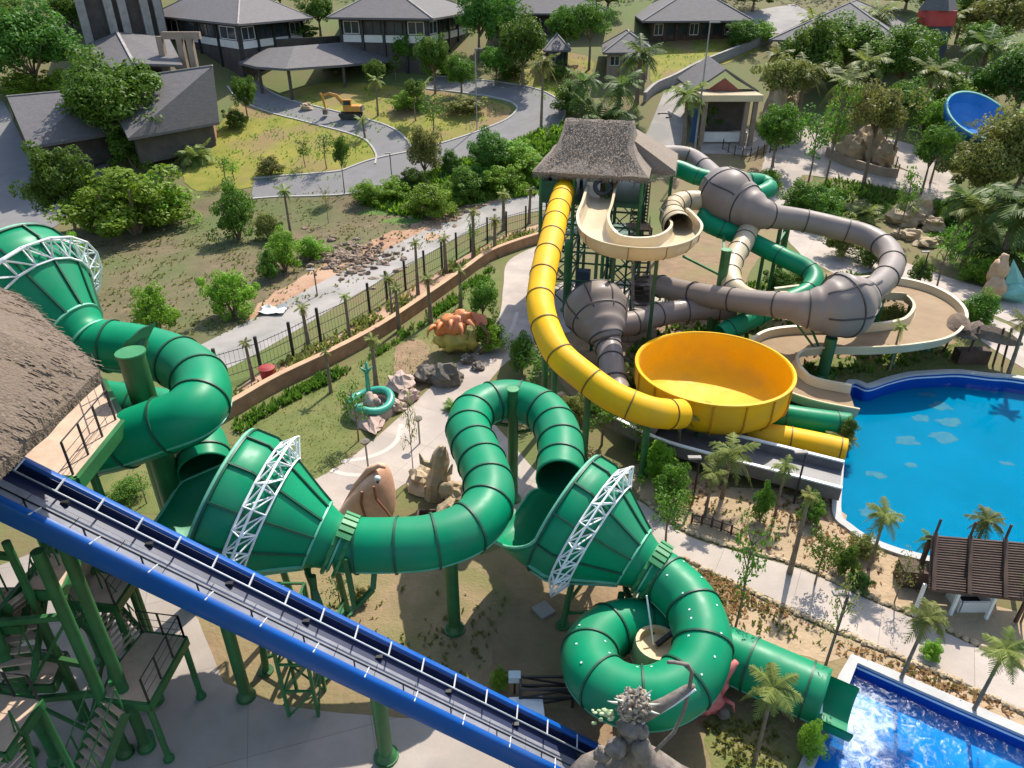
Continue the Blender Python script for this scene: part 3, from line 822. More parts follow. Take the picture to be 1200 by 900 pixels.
# ---- grey slide with two bulbs
g3 = thing('bulb_slide', 'grey tube water slide with two swollen round chambers', 'water slide', G(962,445))
gp = [(764,181,9.0,.66),(790,180,8.8,.68),(810,184,8.5,.7),(826,196,8.2,.74),(838,210,7.9,.85),(842,216,7.8,1.3),(847,224,7.6,1.9),(855,232,7.4,2.12),(868,240,7.1,1.8),(881,246,6.95,1.42),(894,251,6.8,1.1),(908,254,6.6,.86),(940,258,6.3,.8),(980,267,6.0,.8),(1016,277,5.7,.8),(1040,293,5.4,.8),(1045,312,5.2,.8),(1032,332,5.0,.8),(1017,343.5,4.8,.88),(1005,350.5,4.66,1.5),(991,357,4.5,2.02),(975,361,4.4,1.75),(958,362,4.32,1.36),(942,361.5,4.26,1.08),(926,359,4.2,.86),(900,356,4.0,.78),(865,352,3.7,.76),(832,347,3.4,.76),(798,341,3.0,.76),(770,335,2.7,.78),(756,338,2.3,.9),(752,346,2.0,.9)]
P3, E3 = path3(gp, 9)
tube_mb(P3, E3, 32, .04).build('tube', m_grey, g3, smooth=True)
L3_ = arclen(P3)
def ring_on(P, E, s, mat, root, n=32, w=.07, h=.06):
    L = arclen(P); i = max(k for k in range(len(L)) if L[k] <= s); fr = frames(P)[i]
    ring_mb(P[i], fr[1], fr[2], fr[3], E[i], w, h, n).build('flange', mat, root, auto=40)
s = 1.0
while s < L3_[-1]:
    ring_on(P3, E3, s, m_dgrey, g3); i = max(k for k in range(len(L3_)) if L3_[k] <= s); s += 2.9 if E3[i] < .95 else 2.0
tube_slide(g3, [(862,362,2.4,.76),(827,362,2.3,.76),(795,365,2.2,.78),(768,370,2.2,.8),(745,378,2.2,.8),(722,381,2.3,.8)], .76, m_grey, m_dgrey, 2.2, name='tube')
# grey funnel
cone = [(694,356,3.6,.2),(694.5,357,3.6,1.5),(696,360,3.55,2.0),(699,366,3.45,2.05),(703,376,3.2,1.72),(707,386,2.95,1.38),(710,395,2.7,1.05),(712,402,2.45,.82),(715,415,2.2,.76),(718,436,1.9,.76),(722,455,1.5,.76),(732,474,1.2,.76),(750,495,1.0,.76),(775,510,.9,.76)]
Pc, Ec = path3(cone, 9)
fc = tube_mb(Pc, Ec, 36, .03).build('funnel', m_grey, g3, smooth=True)
for s in (.4, 1.9, 3.3, 4.2, 5.6, 7.2): ring_on(Pc, Ec, s, m_dgrey, g3, 36, .08, .05)
for k in range(8):
    a = R(20+45*k); seg = seam_mb(Pc[8:40], Ec[8:40], (a,), .04, .04); seg.build('rib', m_dgrey, fc)
bseam = seam_mb(P3[40:72], E3[40:72], (R(35), R(95), R(155), R(215)), .05, .05); bseam.build('bulb_rib', m_dgrey, g3)
bseam = seam_mb(P3[158:196], E3[158:196], (R(60), R(120), R(180), R(240), R(0)), .05, .05); bseam.build('bulb_rib', m_dgrey, g3)
# long run-out trough into the pool
P = catmull([G(735,490,1.0), G(780,512,.9), G(830,527,.85), G(900,545,.8), G(985,567,.7)], 6)
pr = [(-1.05,.55),(-1.2,.55),(-1.2,-.15),(1.2,-.15),(1.2,.55),(1.05,.55),(1.0,.06),(-1.0,.06)]
sweep(P, pr).build('outlet_trough', m_trough, g3)
for x in (-1.125, 1.125):
    sweep([p+Vector((0,0,.02)) for p in P], [(x-.09,.58),(x+.09,.58),(x+.09,.5),(x-.09,.5)]).build('trough_edge', m_white, g3)
cF = G(963,443); column(g3, Vector((cF.x, cF.y, 2.8)), .36, cap=False)
for q in (G(930,375,3.6), G(985,380,3.2), G(945,372,3.6)):
    arm(g3, [Vector((cF.x, cF.y, 1.1)), q], .11)
for (u, v) in ((835,395),(1046,330),(918,262),(790,200)):
    p = min(P3, key=lambda q: abs(proj(q)[0]-u)+.3*abs(proj(q)[1]-v)); column(g3, Vector((p.x, p.y, p.z-.8)), .15, cap=False)

# ---- beige open slide
bs = thing('flume_slide', 'cream open water slide curving below the thatched tower', 'water slide', G(745,350))
bp = [(709,214,8.9),(704,232,8.6),(699,252,8.3),(694,268,8.1),(699,284,7.9),(716,295,7.7),(745,300,7.5),(775,298,7.35),(795,290,7.2),(803,278,7.05),(796,266,6.95),(788,258,6.9)]
P, _ = path3(bp, 8)
W = .92
fl_prof = [(-W-.12,.86),(-W-.12,.78),(-W-.03,.74),(-W+.02,.2),(-W+.22,-.06),(0,-.14),(W-.22,-.06),(W-.02,.2),(W+.03,.74),(W+.12,.78),(W+.12,.86),(W-.05,.84),(W-.08,.25),(W-.27,.04),(0,-.03),(-W+.27,.04),(-W+.08,.25),(-W+.05,.84)]
sweep(P, fl_prof).build('flume', m_beige, bs, auto=35)
L = arclen(P)
for s in np.arange(1.0, L[-1], 2.0):
    i = max(k for k in range(len(L)) if L[k] <= s); p, t, sd, up = frames(P)[i]; mb = MB()
    for (x0, y0), (x1, y1) in zip(fl_prof[1:10], fl_prof[2:10]): mb.beam(p+sd*x0*1.015+Vector((0,0,y0)), p+sd*x1*1.015+Vector((0,0,y1)), .05)
    mb.build('joint_rib', m_dbeige, bs)
tube_slide(bs, [(795,267,7.3,1.0),(789,256,7.25,.9),(787,246,7.2,.76),(793,238,7.15,.74),(806,235,7.1,.74),(824,235,7.05,.74),(845,234,7.0,.74)], .74, m_beige, m_dgrey, 1.7)
# cream tube dropping to the wide flume on the right
b2 = thing('flume_slide', 'cream tube water slide that opens into a wide tan flume looping to the pool', 'water slide', G(995,420))
tube_slide(b2, [(882,256,6.2),(877,270,5.6),(870,286,5.1),(860,303,4.6),(855,321,4.2),(860,338,3.8),(873,349,3.4),(893,354,3.1),(920,354,2.9)], .74, m_beige, m_dgrey, 1.6)
wp = [(915,352,2.7,.9),(960,348,2.65,1.1),(1000,343,2.6,1.35),(1037,341,2.5,1.5),(1067,345,2.4,1.5),(1090,357,2.3,1.5),(1099,373,2.15,1.5),(1085,391,2.0,1.5),(1048,399,1.9,1.5),(1005,402,1.8,1.5),(960,402,1.7,1.5),(920,406,1.55,1.5),(904,420,1.4,1.4),(910,438,1.25,1.3),(928,454,1.05,1.3),(955,465,.85,1.3),(1000,474,.65,1.3)]
P, E = path3(wp, 8)
def wprof(i):
    w = E[min(len(E)-1, int(round(i*(len(E)-1))))]
    return [(-w-.14,.55),(-w-.14,.46),(-w-.03,.42),(-w+.1,-.1),(w-.1,-.1),(w+.03,.42),(w+.14,.46),(w+.14,.55),(w-.05,.52),(w-.14,.02),(-w+.14,.02),(-w+.05,.52)]
sweep(P, wprof).build('flume', m_beige, b2, auto=30)
def wfloor(i):
    w = E[min(len(E)-1, int(round(i*(len(E)-1))))]-.16
    return [(-w,.03),(w,.03),(w,.024),(-w,.024)]
sweep(P, wfloor).build('flume_floor', m_dbeige, b2)
L = arclen(P)
for s in np.arange(2, L[-1]-3, 4.2):
    i = max(k for k in range(len(L)) if L[k] <= s); p, t, sd, up = frames(P)[i]
    column(b2, p-Vector((0,0,.12)), .12, cap=False)
# ------------------------------------------------------------------ raft conveyor
cv = thing('conveyor_lift', 'long blue raft conveyor with grey belt and white guard rail climbing to the left', 'conveyor', G(440,890))
c1 = G(668,893,.75); c2 = G(40,586,10.0); c2 = c2+(c2-c1)*.14; c0 = c1+(c1-c2)*.1; CP_ = [c0.lerp(c2, i/24) for i in range(25)]
HS = .82
hull = [(-.97,.50),(-.99,.40),(-1.0,-.30),(-.94,-.42),(.94,-.42),(1.0,-.30),(.99,.40),(.97,.50),(.90,.56),(.76,.56),(.70,.48),(.68,.0),(-.68,.0),(-.70,.48),(-.76,.56),(-.90,.56)]
sweep(CP_, [(x*HS, y*.9) for x, y in hull]).build('hull', m_blue, cv, auto=50)
sweep(CP_, [(-.53,.035),(.12,.035),(.12,.012),(-.53,.012)]).build('belt', m_belt, cv)
sweep(CP_, [(.13,.03),(.55,.03),(.55,.008),(.13,.008)]).build('lane_shade_strip', m_navy, cv)  # strip coloured for the shadow lying on the far lane
sweep(CP_, [(.554,.02),(.554,.42),(.545,.42),(.545,.02)]).build('shaded_inner_wall', m_navy, cv)  # inner wall made navy because it lies in shade
LC = (c2-c0).length; dC = (c2-c0)/LC; sC = dC.cross(Vector((0,0,1))).normalized()
def conv(s, side, up): return c0+dC*s+sC*side+Vector((0,0,up))
MB().rod([conv(0,.24,.44), conv(LC-.4,.24,.44)], .026, 8).build('guard_rail', m_rung, cv, smooth=True)
MB().rod([conv(0,-.36,.40), conv(LC-.4,-.36,.40)], .018, 8).build('guide_rail', m_black, cv, smooth=True)
MB().rod([conv(0,-.14,.055), conv(LC-.4,-.14,.055)], .016, 6).build('guide_rail', m_black, cv, smooth=True)
for i in range(20):
    s = .6+i*1.12
    if s < LC-.5: MB().beam(conv(s,.24,.44), conv(s,.68,.52), .04).build('rail_bracket', m_rung, cv)
for i in range(14):
    s = .9+i*1.6
    if s < LC-.5:
        MB().beam(conv(s,-.36,.40), conv(s,-.80,.53), .03).build('rail_bracket', m_rung, cv)
        MB().beam(conv(s+.5,-.36,.03), conv(s+.5,-.36,.40), .035).build('rail_post', m_black, cv)
for i in range(9):
    s = 1.6+i*2.4; MB().box(conv(s,.30,.08), (.2,.12,.1)).build('roller_motor', m_black, cv)
sm = MB()
for i in range(17):
    s = 1.0+i*1.3
    sm.beam(conv(s,-.5,.038), conv(s,.1,.038), .02, .008)
sm.build('belt_joint', m_black, cv)
kA = G(289,817); kt = min(CP_, key=lambda p: abs(p.x-kA.x)); column(cv, Vector((kA.x, kA.y, 5.4)), .2, cap=False)
kB = min(CP_, key=lambda p: abs(proj(p)[0]-430)); column(cv, Vector((kB.x, kB.y+.1, kB.z-.4)), .24, cap=False)
kt = min(CP_, key=lambda p: abs(p.x-kA.x)); arm(cv, [Vector((kt.x,kt.y,kt.z-.45)), Vector((kA.x,kA.y,5.3))], .2)
# lattice tower that carries the conveyor
def lattice(root, b0, b1, zt, w, n, mat, name='lattice_frame'):
    mb = MB(); cs = [b0+Vector((0,0,0)), b1, b1+Vector((0,w,0)), b0+Vector((0,w,0))]
    for c in cs: mb.beam(c, c+Vector((0,0,zt)), .1)
    for i in range(n):
        z0, z1 = zt*i/n, zt*(i+1)/n
        for j in range(4):
            a, b = cs[j], cs[(j+1) % 4]
            mb.beam(a+Vector((0,0,z1)), b+Vector((0,0,z1)), .07); mb.beam(a+Vector((0,0,z0)), b+Vector((0,0,z1)), .055)
    return mb.build(name, mat, root)
lattice(cv, Vector((-7.6,15.6,0)), Vector((-6.6,15.6,0)), 5.2, 1.0, 4, m_steel)
arm(cv, [Vector((-5.9,18.3,.1)), Vector((-7.1,16.1,4.4))], .12); arm(cv, [Vector((-8.2,17.8,.1)), Vector((-7.1,16.1,4.4))], .12)

# ------------------------------------------------------------------ near tower on the left
tw = thing('slide_tower', 'tall green steel tower with brown thatched roof and pink decks at the left edge', 'tower', (-15.5,16,0))
rc = Vector((-19.6,12.9,0)); n8 = 8; rR = 9.15*1.035; zE = 13.0
def octo(r, z, seg=6, jit=0):
    out = []
    for k in range(8):
        a0 = R(22.5+45*k); a1 = R(22.5+45*(k+1))
        p0 = Vector((math.cos(a0), math.sin(a0), 0)); p1 = Vector((math.cos(a1), math.sin(a1), 0))
        for j in range(seg): out.append(rc+p0.lerp(p1, j/seg)*r+Vector((0,0,z)))
    return out
def thatch_octo():
    mb = MB(); rows = []; n = 8*14
    prof = [(rR-.5, zE-.32), (rR, zE-.30), (rR+.02, zE-.02), (rR*.985, zE+.12), (rR*.8, zE+1.5), (rR*.6, zE+3.1), (rR*.4, zE+5.0), (rR*.2, zE+7.0), (.05, zE+8.6), (rR*.15, zE+7.0), (rR*.55, zE+3.0), (rR-.5, zE-.32)]
    for (r, z) in prof:
        row = octo(r, z, 14)
        rows.append(row)
    for i, row in enumerate(rows):
        for j, p in enumerate(row):
            if 0 < i < 4: p = p+Vector((0,0,1))*(.10*noise.noise(p*2.2)+.06*noise.noise(p*7)-.05)+(p-rc).normalized()*(.12*noise.noise(p*5)+.08*noise.noise(p*13))
            elif i < 8: p = p+Vector((0,0,1))*(.10*noise.noise(p*1.5)+.05*noise.noise(p*5))
            mb.v.append(tuple(p))
    for i in range(len(rows)-1):
        for j in range(n): mb.f.append((i*n+j, i*n+(j+1) % n, (i+1)*n+(j+1) % n, (i+1)*n+j))
    return mb
th_o = thatch_octo().build('thatched_roof', m_thatch, tw)
def straws(edge, n, L, seed, out):
    """ragged thatch ends hanging along an eave, flat blades"""
    rnd = random.Random(seed); mb = MB(); m = len(edge)
    for _ in range(n):
        i = rnd.randrange(m-1); a, b = edge[i], edge[i+1]; p = a.lerp(b, rnd.random())
        o = out(p).normalized(); s = (b-a).normalized(); w = rnd.uniform(.006,.016)
        q = p+o*rnd.uniform(.02,.12)*L+Vector((0,0,-rnd.uniform(.05,.25)*L))+s*rnd.uniform(-.08,.08)
        p0 = p-o*.12+Vector((0,0,.05+rnd.uniform(0,.08)))
        mb.add([p0-s*w, p0+s*w, q+s*w*.4, q-s*w*.4], [(0,1,2,3)])
    return mb
ed = octo(rR, zE-.1, 14); ed = ed+ed[:1]
straws(ed, 7000, 1.2, 4, lambda p: p-rc).build('thatch_fringe', m_thatch, th_o)
# thatch bundles laid over the roof so that its face is not smooth
def bundles(n, seed):
    rnd = random.Random(seed); mb = MB()
    for _ in range(n):
        a = rnd.uniform(-.35*math.pi, .75*math.pi); k = rnd.uniform(.3, 1.0)
        aa = (a-R(22.5)) % R(45); rad = rR*math.cos(R(22.5))/math.cos(aa-R(22.5))
        z = zE+.12+(1-k)*8.0*(.93+.0*k); p = rc+Vector((math.cos(a), math.sin(a), 0))*rad*k+Vector((0,0,z-.02-.55*k*(1-k)*2.2))
        dn = (Vector((math.cos(a), math.sin(a), -.88))).normalized(); s = Vector((-math.sin(a), math.cos(a), 0))
        w = rnd.uniform(.012,.03); l = rnd.uniform(.10,.28); up = Vector((math.cos(a)*.66, math.sin(a)*.66, .75))
        q = p+dn*l+s*rnd.uniform(-.06,.06)+up*rnd.uniform(.005,.05)
        mb.add([p-s*w, p+s*w, q+s*w, q-s*w], [(0,1,2,3)])
    return mb
bundles(7000, 8).build('thatch_layer', m_thatch, th_o)
# main deck
zd = 9.75
def deckpoly(px, z): return [G(u, v, z) for u, v in px]
dk = deckpoly([(141,492),(88,559),(20,520),(52,500),(84,488)], zd); dk += []
MB().slab([dk[0], dk[1], Vector((-18.8,17.2,zd)), Vector((-18.8,21.6,zd)), Vector((-14.2,21.6,zd))], .14).build('deck', m_deck, tw)
def edge_beam(pts, z, h, mat=m_steel):
    mb = MB()
    for a, b in zip(pts[:-1], pts[1:]): mb.beam(Vector((a.x,a.y,z)), Vector((b.x,b.y,z)), .16, h)
    return mb.build('edge_beam', mat, tw)
edge_beam([Vector((-14.2,21.7,0)), dk[0]+Vector((.09,.05,0)), dk[1]+Vector((.06,-.06,0)), Vector((-18.8,17.1,0))], zd-.2, .42)
def railing(root, pts, h=1.05, step=1.0, mat=None, rails=(1.0,.66,.33), r=.022, cols=None):
    mat = mat or m_black; mb = MB()
    for a, b in zip(pts[:-1], pts[1:]):
        L = (b-a).length; n = max(1, round(L/step))
        for i in range(n+1):
            p = a.lerp(b, i/n); mb.beam(p, p+Vector((0,0,h)), .05)
        for k in rails: mb.rod([a+Vector((0,0,h*k)), b+Vector((0,0,h*k))], r if k == 1.0 else r*.45, 6)
    return mb.build('railing', mat, root)
railing(tw, [Vector((-16.5,21.5,zd)), Vector((-14.2,21.5,zd)), dk[0]+Vector((-.15,0,0)), dk[1]+Vector((-.12,.12,0))], 1.1, .9)
# changing board and deck post under the eave
MB().box(G(42,512,zd)+Vector((-.2,.2,.75)), (.9,.08,1.5), rz=R(35)).build('board', m_wallw, tw)
column(tw, Vector((-15.1,17.9,13.0)), .17, cap=False)
# legs of the tower: pairs of green posts
legs = [(-12.55,14.25),(-11.95,14.45),(-13.6,14.6),(-14.6,14.0),(-15.6,14.2),(-16.8,15.2),(-14.4,18.6),(-16.9,19.6),(-13.0,17.9),(-14.6,12.0),(-17.6,12.4)]
for i, (x, y) in enumerate(legs):
    column(tw, Vector((x, y, 8.75 if i < 5 else 8.6)), (.17,.17,.11,.19,.14,.15,.16,.16,.13,.15,.15)[i], cap=False)
mb = MB()
for a, b, z in (((-13.6,14.6),(-17.0,15.2),8.2),((-13.0,17.9),(-17.0,19.6),8.9),((-14.5,13.9),(-15.6,14.2),5.2),((-12.55,14.25),(-14.6,14.0),6.3),((-12.55,14.25),(-14.6,14.0),3.0),((-14.6,12.0),(-14.6,18.6),6.2),((-12.2,14.4),(-14.6,18.6),3.2),((-16.8,15.2),(-12.6,14.3),4.2)):
    mb.beam(Vector((*a, z)), Vector((*b, z)), .14, .2)
for a, b in (((-12.55,14.25,.3),(-14.6,14.0,3.0)),((-14.6,14.0,3.2),(-12.55,14.25,6.2)),((-14.6,14.0,.3),(-16.8,15.2,4.0)),((-13.6,14.6,1),(-13.0,17.9,5)),((-14.6,14.0,6.3),(-16.8,15.2,9)),((-13,17.9,5.2),(-12.2,14.4,8.8))):
    mb.beam(a, b, .09)
mb.build('cross_brace', m_steel, tw)
# landings and stair flights
def landing(px, z, rails=(), legs_px=()):
    P = [G(u, v, z) for u, v in px]
    o = MB().slab(P, .1).build('landing', m_deck, tw)
    mb = MB(); n = len(P); cen = sum(P, Vector())/n
    for i in range(n):
        a, b = P[i], P[(i+1) % n]; oa = (a-cen).normalized()*.06; ob = (b-cen).normalized()*.06
        mb.beam(a+oa-Vector((0,0,.2)), b+ob-Vector((0,0,.2)), .12, .32)
    mb.build('landing_beam', m_steel, o)
    for i in rails: railing(tw, [P[i], P[(i+1) % n]], 1.0, .8)
    for (u, v) in legs_px:
        q = G(u, v, z); column(tw, q-Vector((0,0,.1)), .10, cap=False)
    return P
def stairs(a, b, w, n=12, root=None, sm=None, tm=None):
    root = root or tw; a, b = Vector(a), Vector(b); d = b-a; dh = Vector((d.x, d.y, 0)).normalized(); s = Vector((-dh.y, dh.x, 0))
    mb = MB(); rz = math.atan2(dh.y, dh.x)
    for i in range(n):
        p = a+d*((i+.5)/n); mb.box(p, (Vector((d.x,d.y,0)).length/n*.82, w, .05), rz)
    st = mb.build('stair_tread', tm or m_deck, root)
    mb = MB()
    for k in (-1, 1):
        mb.beam(a+s*k*(w/2+.05)-Vector((0,0,.1)), b+s*k*(w/2+.05)-Vector((0,0,.1)), .06, .28)
        mb.rod([a+s*k*w/2+Vector((0,0,.95)), b+s*k*w/2+Vector((0,0,.95))], .022, 6)
        for i in range(0, n+1, 3):
            p = a+d*(i/n)+s*k*w/2; mb.beam(p, p+Vector((0,0,.95)), .04)
    mb.build('stair_stringer', sm or m_steel, root)
l1 = landing([(168,741),(216,747),(174,822),(118,816),(136,782)], 2.9, (0,1), [(172,822),(214,750),(122,815)])
l2 = landing([(92,664),(152,680),(134,707),(76,702)], 4.6, (0,1), [(150,682),(132,706)])
l3 = landing([(-10,812),(45,820),(5,880),(-40,870)], 4.6, (0,), [(43,822)])
l4 = landing([(55,648),(88,650),(70,690),(30,690)], 6.8, (), [(84,655)])
l5 = landing([(-20,690),(30,690),(22,730),(-30,730)], 6.0, (), [(28,692)])
l6 = landing([(20,760),(75,765),(60,800),(5,800)], 3.6, (), [(70,768)])
stairs((l2[2]+l2[3])/2, (l1[0]+l1[4])/2+Vector((-.1,.2,0)), 1.1, 11)
stairs(l4[1]+Vector((.1,.0,0)), (l2[0]+l2[3])/2, 1.1, 9)
stairs((l1[3]+l1[2])/2+Vector((-.3,-.1,0)), Vector((-13.2,12.2,.1)), 1.1, 11)
stairs(l5[1], l3[0]+Vector((.3,.4,0)), 1.0, 8); stairs(l6[0]+Vector((0,.1,0)), l4[3], 1.0, 10); stairs(l3[2], Vector((-13.9,11.6,1.0)), 1.0, 12)
g = MB()
for k in range(3): g.box(Vector((-12.0+k*.12,15.6,2.0+.25*k)), (.9,.06,.2), rz=R(20))
g.build('side_panel', m_steel2, tw)
for (u, v) in ((184,822),(172,868)):
    b = G(u, v); MB().rod([b, b+Vector((0,0,.25))], .26, 14).build('foot_plate', m_steel, tw, auto=40)

# ------------------------------------------------------------------ far tower with thatched roof
t2 = thing('slide_tower', 'dark green stair tower with grey brown thatched roof above the yellow tube', 'tower', G(700,345))
ang = R(-13); ex = Vector((math.cos(ang), math.sin(ang), 0)); ey = Vector((-math.sin(ang), math.cos(ang), 0))
fc_ = G(691,204,10.3); TC = Vector((fc_.x, fc_.y, 0))+ey*4.3
def TL(x, y, z): return TC+ex*x+ey*y+Vector((0,0,z))
def thatch_hip():
    mb = MB(); n = 12
    levels = [(3.45,3.8,10.0),(3.9,4.3,10.05),(3.95,4.35,10.28),(3.4,3.6,10.7),(2.9,2.7,11.2),(2.6,1.9,11.75),(2.5,1.1,12.35),(2.45,.35,12.95),(2.42,.02,13.1)]
    rows = []
    for (a, b, z) in levels:
        cs = [(-a,-b),(a,-b),(a,b),(-a,b)]; row = []
        for k in range(4):
            p, q = cs[k], cs[(k+1) % 4]
            for j in range(n):
                t = j/n; w = TL(p[0]+(q[0]-p[0])*t, p[1]+(q[1]-p[1])*t, z)
                w = w+Vector((0,0,1))*(.10*noise.noise(w*1.7)+.05*noise.noise(w*5)); row.append(w)
        rows.append(row)
    m = 4*n
    for r in rows: mb.v += [tuple(p) for p in r]
    for i in range(len(rows)-1):
        for j in range(m): mb.f.append((i*m+j, i*m+(j+1) % m, (i+1)*m+(j+1) % m, (i+1)*m+j))
    mb.f.append(tuple(range(m))[::-1])
    # wing on the right
    w = [(2.0,-1.0),(5.6,-1.6),(5.6,4.2),(2.0,4.6)]
    top = [TL(1.9,-.2,12.2), TL(1.9,3.4,12.2)]
    lo = [TL(x, y, 10.15) for x, y in w]; lo2 = [p-Vector((0,0,.3)) for p in lo]
    mb.add(lo2+lo+top, [(3,2,1,0),(0,1,5,4),(1,2,6,5),(2,3,7,6),(4,5,8),(5,6,9,8),(6,7,9),(0,4,8,9,7,3)])
    return mb
th2 = thatch_hip().build('thatched_roof', m_thatch2, t2)
e2 = [TL(-3.9,-4.3,10.1), TL(3.9,-4.3,10.1), TL(5.6,-1.6,10.0), TL(5.6,4.2,10.0)]
straws([e2[0].lerp(e2[1], i/20) for i in range(21)]+[e2[2].lerp(e2[3], i/12) for i in range(13)], 1800, 1.5, 5, lambda p: p-TC).build('thatch_fringe', m_thatch2, th2)
straws([TL(-3.9,4.3-8.6*i/12,10.1) for i in range(13)], 500, 1.5, 6, lambda p: p-TC).build('thatch_fringe', m_thatch2, th2)
def fluff(n, seed):
    rnd = random.Random(seed); mb = MB()
    for _ in range(n):
        x = rnd.uniform(-3.6,3.6); k = rnd.random(); y = -4.3+4.2*k
        z = 10.3+(.42*k/.17 if k < .17 else .42+(k-.17)/.83*2.4); s = ex; lim = 3.9-1.6*min(1, k*2.2)
        if abs(x) > lim: continue
        p = TL(x, y, z+.02); w = rnd.uniform(.012,.028); q = p-ey*rnd.uniform(.08,.18)-Vector((0,0,rnd.uniform(.02,.25)))+ex*rnd.uniform(-.08,.08)
        q.z += .02
        mb.add([p-s*w, p+s*w, q+s*w, q-s*w], [(0,1,2,3)])
    return mb
fluff(4200, 3).build('thatch_layer', m_thatch2, th2)
MB().slab([TL(-3.5,-3.9,8.3), TL(3.6,-3.9,8.3), TL(3.6,3.8,8.3), TL(-3.5,3.8,8.3)], .25).build('deck', m_dgreen, t2)
for x in (-3.4,-1.1,1.2,3.5):
    for y in (-3.8,0,3.7): column(t2, TL(x, y, 10.2), .13, mat=m_dgreen if y > -1 else m_steel, cap=False)
mb = MB()
for x0, x1 in ((-3.4,-1.9),):
    mb.slab([TL(x0,-3.9,9.6), TL(x1,-3.9,9.6), TL(x1,-3.86,9.6), TL(x0,-3.86,9.6)], 1.3)
mb.slab([TL(-3.52,-3.8,9.6), TL(-3.48,-3.8,9.6), TL(-3.48,3.7,9.6), TL(-3.52,3.7,9.6)], 1.3)
mb.build('side_panel', m_dgreen, t2)
MB().box(TL(.25,-3.7,9.1), (.9,.06,1.1), rz=ang).build('board', m_wallw, t2)
mb = MB()
for z in (2.4,4.6,6.6):
    for x in (-3.4,-1.1,1.2,3.5): mb.beam(TL(x,-3.8,z), TL(x,3.7,z), .12)
    for y in (-3.8,0,3.7): mb.beam(TL(-3.4,y,z), TL(3.5,y,z), .12)
    for (xa, xb) in ((-3.4,-1.1),(1.2,3.5)):
        for y in (-3.8,0,3.7): mb.beam(TL(xa,y,z-2.2), TL(xb,y,z), .08); mb.beam(TL(xb,y,z-2.2), TL(xa,y,z), .08)
mb.build('cross_brace', m_dgreen, t2)
MB().slab([TL(-3.2,.2,4.6), TL(3.2,.2,4.6), TL(3.2,3.6,4.6), TL(-3.2,3.6,4.6)], .12).build('deck', m_dgreen, t2)
# the stair on its front right: three runs
s0 = G(745,205,8.6); s1 = G(741,268,5.9); s2 = G(746,345,2.7); 
sa = G(753,212,8.4); sb = G(748,262,6.0); sc = G(744,270,5.8); sd_ = G(745,345,.9)
stairs(sa, sb, 1.15, 13, t2, m_wallb, m_timber)
MB().slab([sb+Vector((-.9,.2,0)), sb+Vector((.8,.2,0)), sb+Vector((.8,-1.2,0)), sb+Vector((-.9,-1.2,0))], .12).build('landing', m_deck, t2)
stairs(sb+Vector((0,-1.2,0)), Vector((sb.x-.3, sb.y-6.2, .9)), 1.15, 20, t2, m_wallb, m_timber)
ld = Vector((sb.x-.3, sb.y-6.6, .85)); MB().slab([ld+Vector((-1.3,.5,0)), ld+Vector((1.0,.5,0)), ld+Vector((.9,-.8,0)), ld+Vector((-1.6,-.8,0))], .85).build('plinth', m_pave, t2)
for k in (-1, 1):
    p = sb+Vector((k*.8,-1.1,0)); column(t2, p, .08, mat=m_dgreen, cap=False)
MB().box(TL(-.4,-1.5,1.2), (1.0,.8,2.4), rz=ang).build('pump_box', M('blue_grey_paint', (.05,.07,.11)), t2)
cG = G(663,364); column(t2, Vector((cG.x, cG.y, 5.4)), .26, mat=m_steel)
arm(t2, [Vector((cG.x,cG.y,4.9)), Vector((cG.x-.9,cG.y+1.8,6.6))], .12, m_white); 
for q in (G(720,300,6.9), G(770,303,6.9), G(700,290,7.2)):
    arm(t2, [Vector((q.x, q.y, 0)), q], .2, m_dgreen)
# swim ring waiting at the top of the cream flume
ring = MB(); rc2 = G(706,219,9.5)
for k in range(22):
    for j in range(9):
        a = 2*math.pi*k/22; b = 2*math.pi*j/9; q = Vector(((.5+.16*math.cos(b))*math.cos(a), .16*math.sin(b), (.5+.16*math.cos(b))*math.sin(a)))
        ring.v.append(tuple(rc2+Matrix.Rotation(R(-38),3,'X') @ q))
for k in range(22):
    for j in range(9): ring.f.append((k*9+j, k*9+(j+1) % 9, ((k+1) % 22)*9+(j+1) % 9, ((k+1) % 22)*9+j))
tag(ring.build('swim_ring', m_black, smooth=True), 'black rubber ring at the top of the cream open slide', 'swim ring')
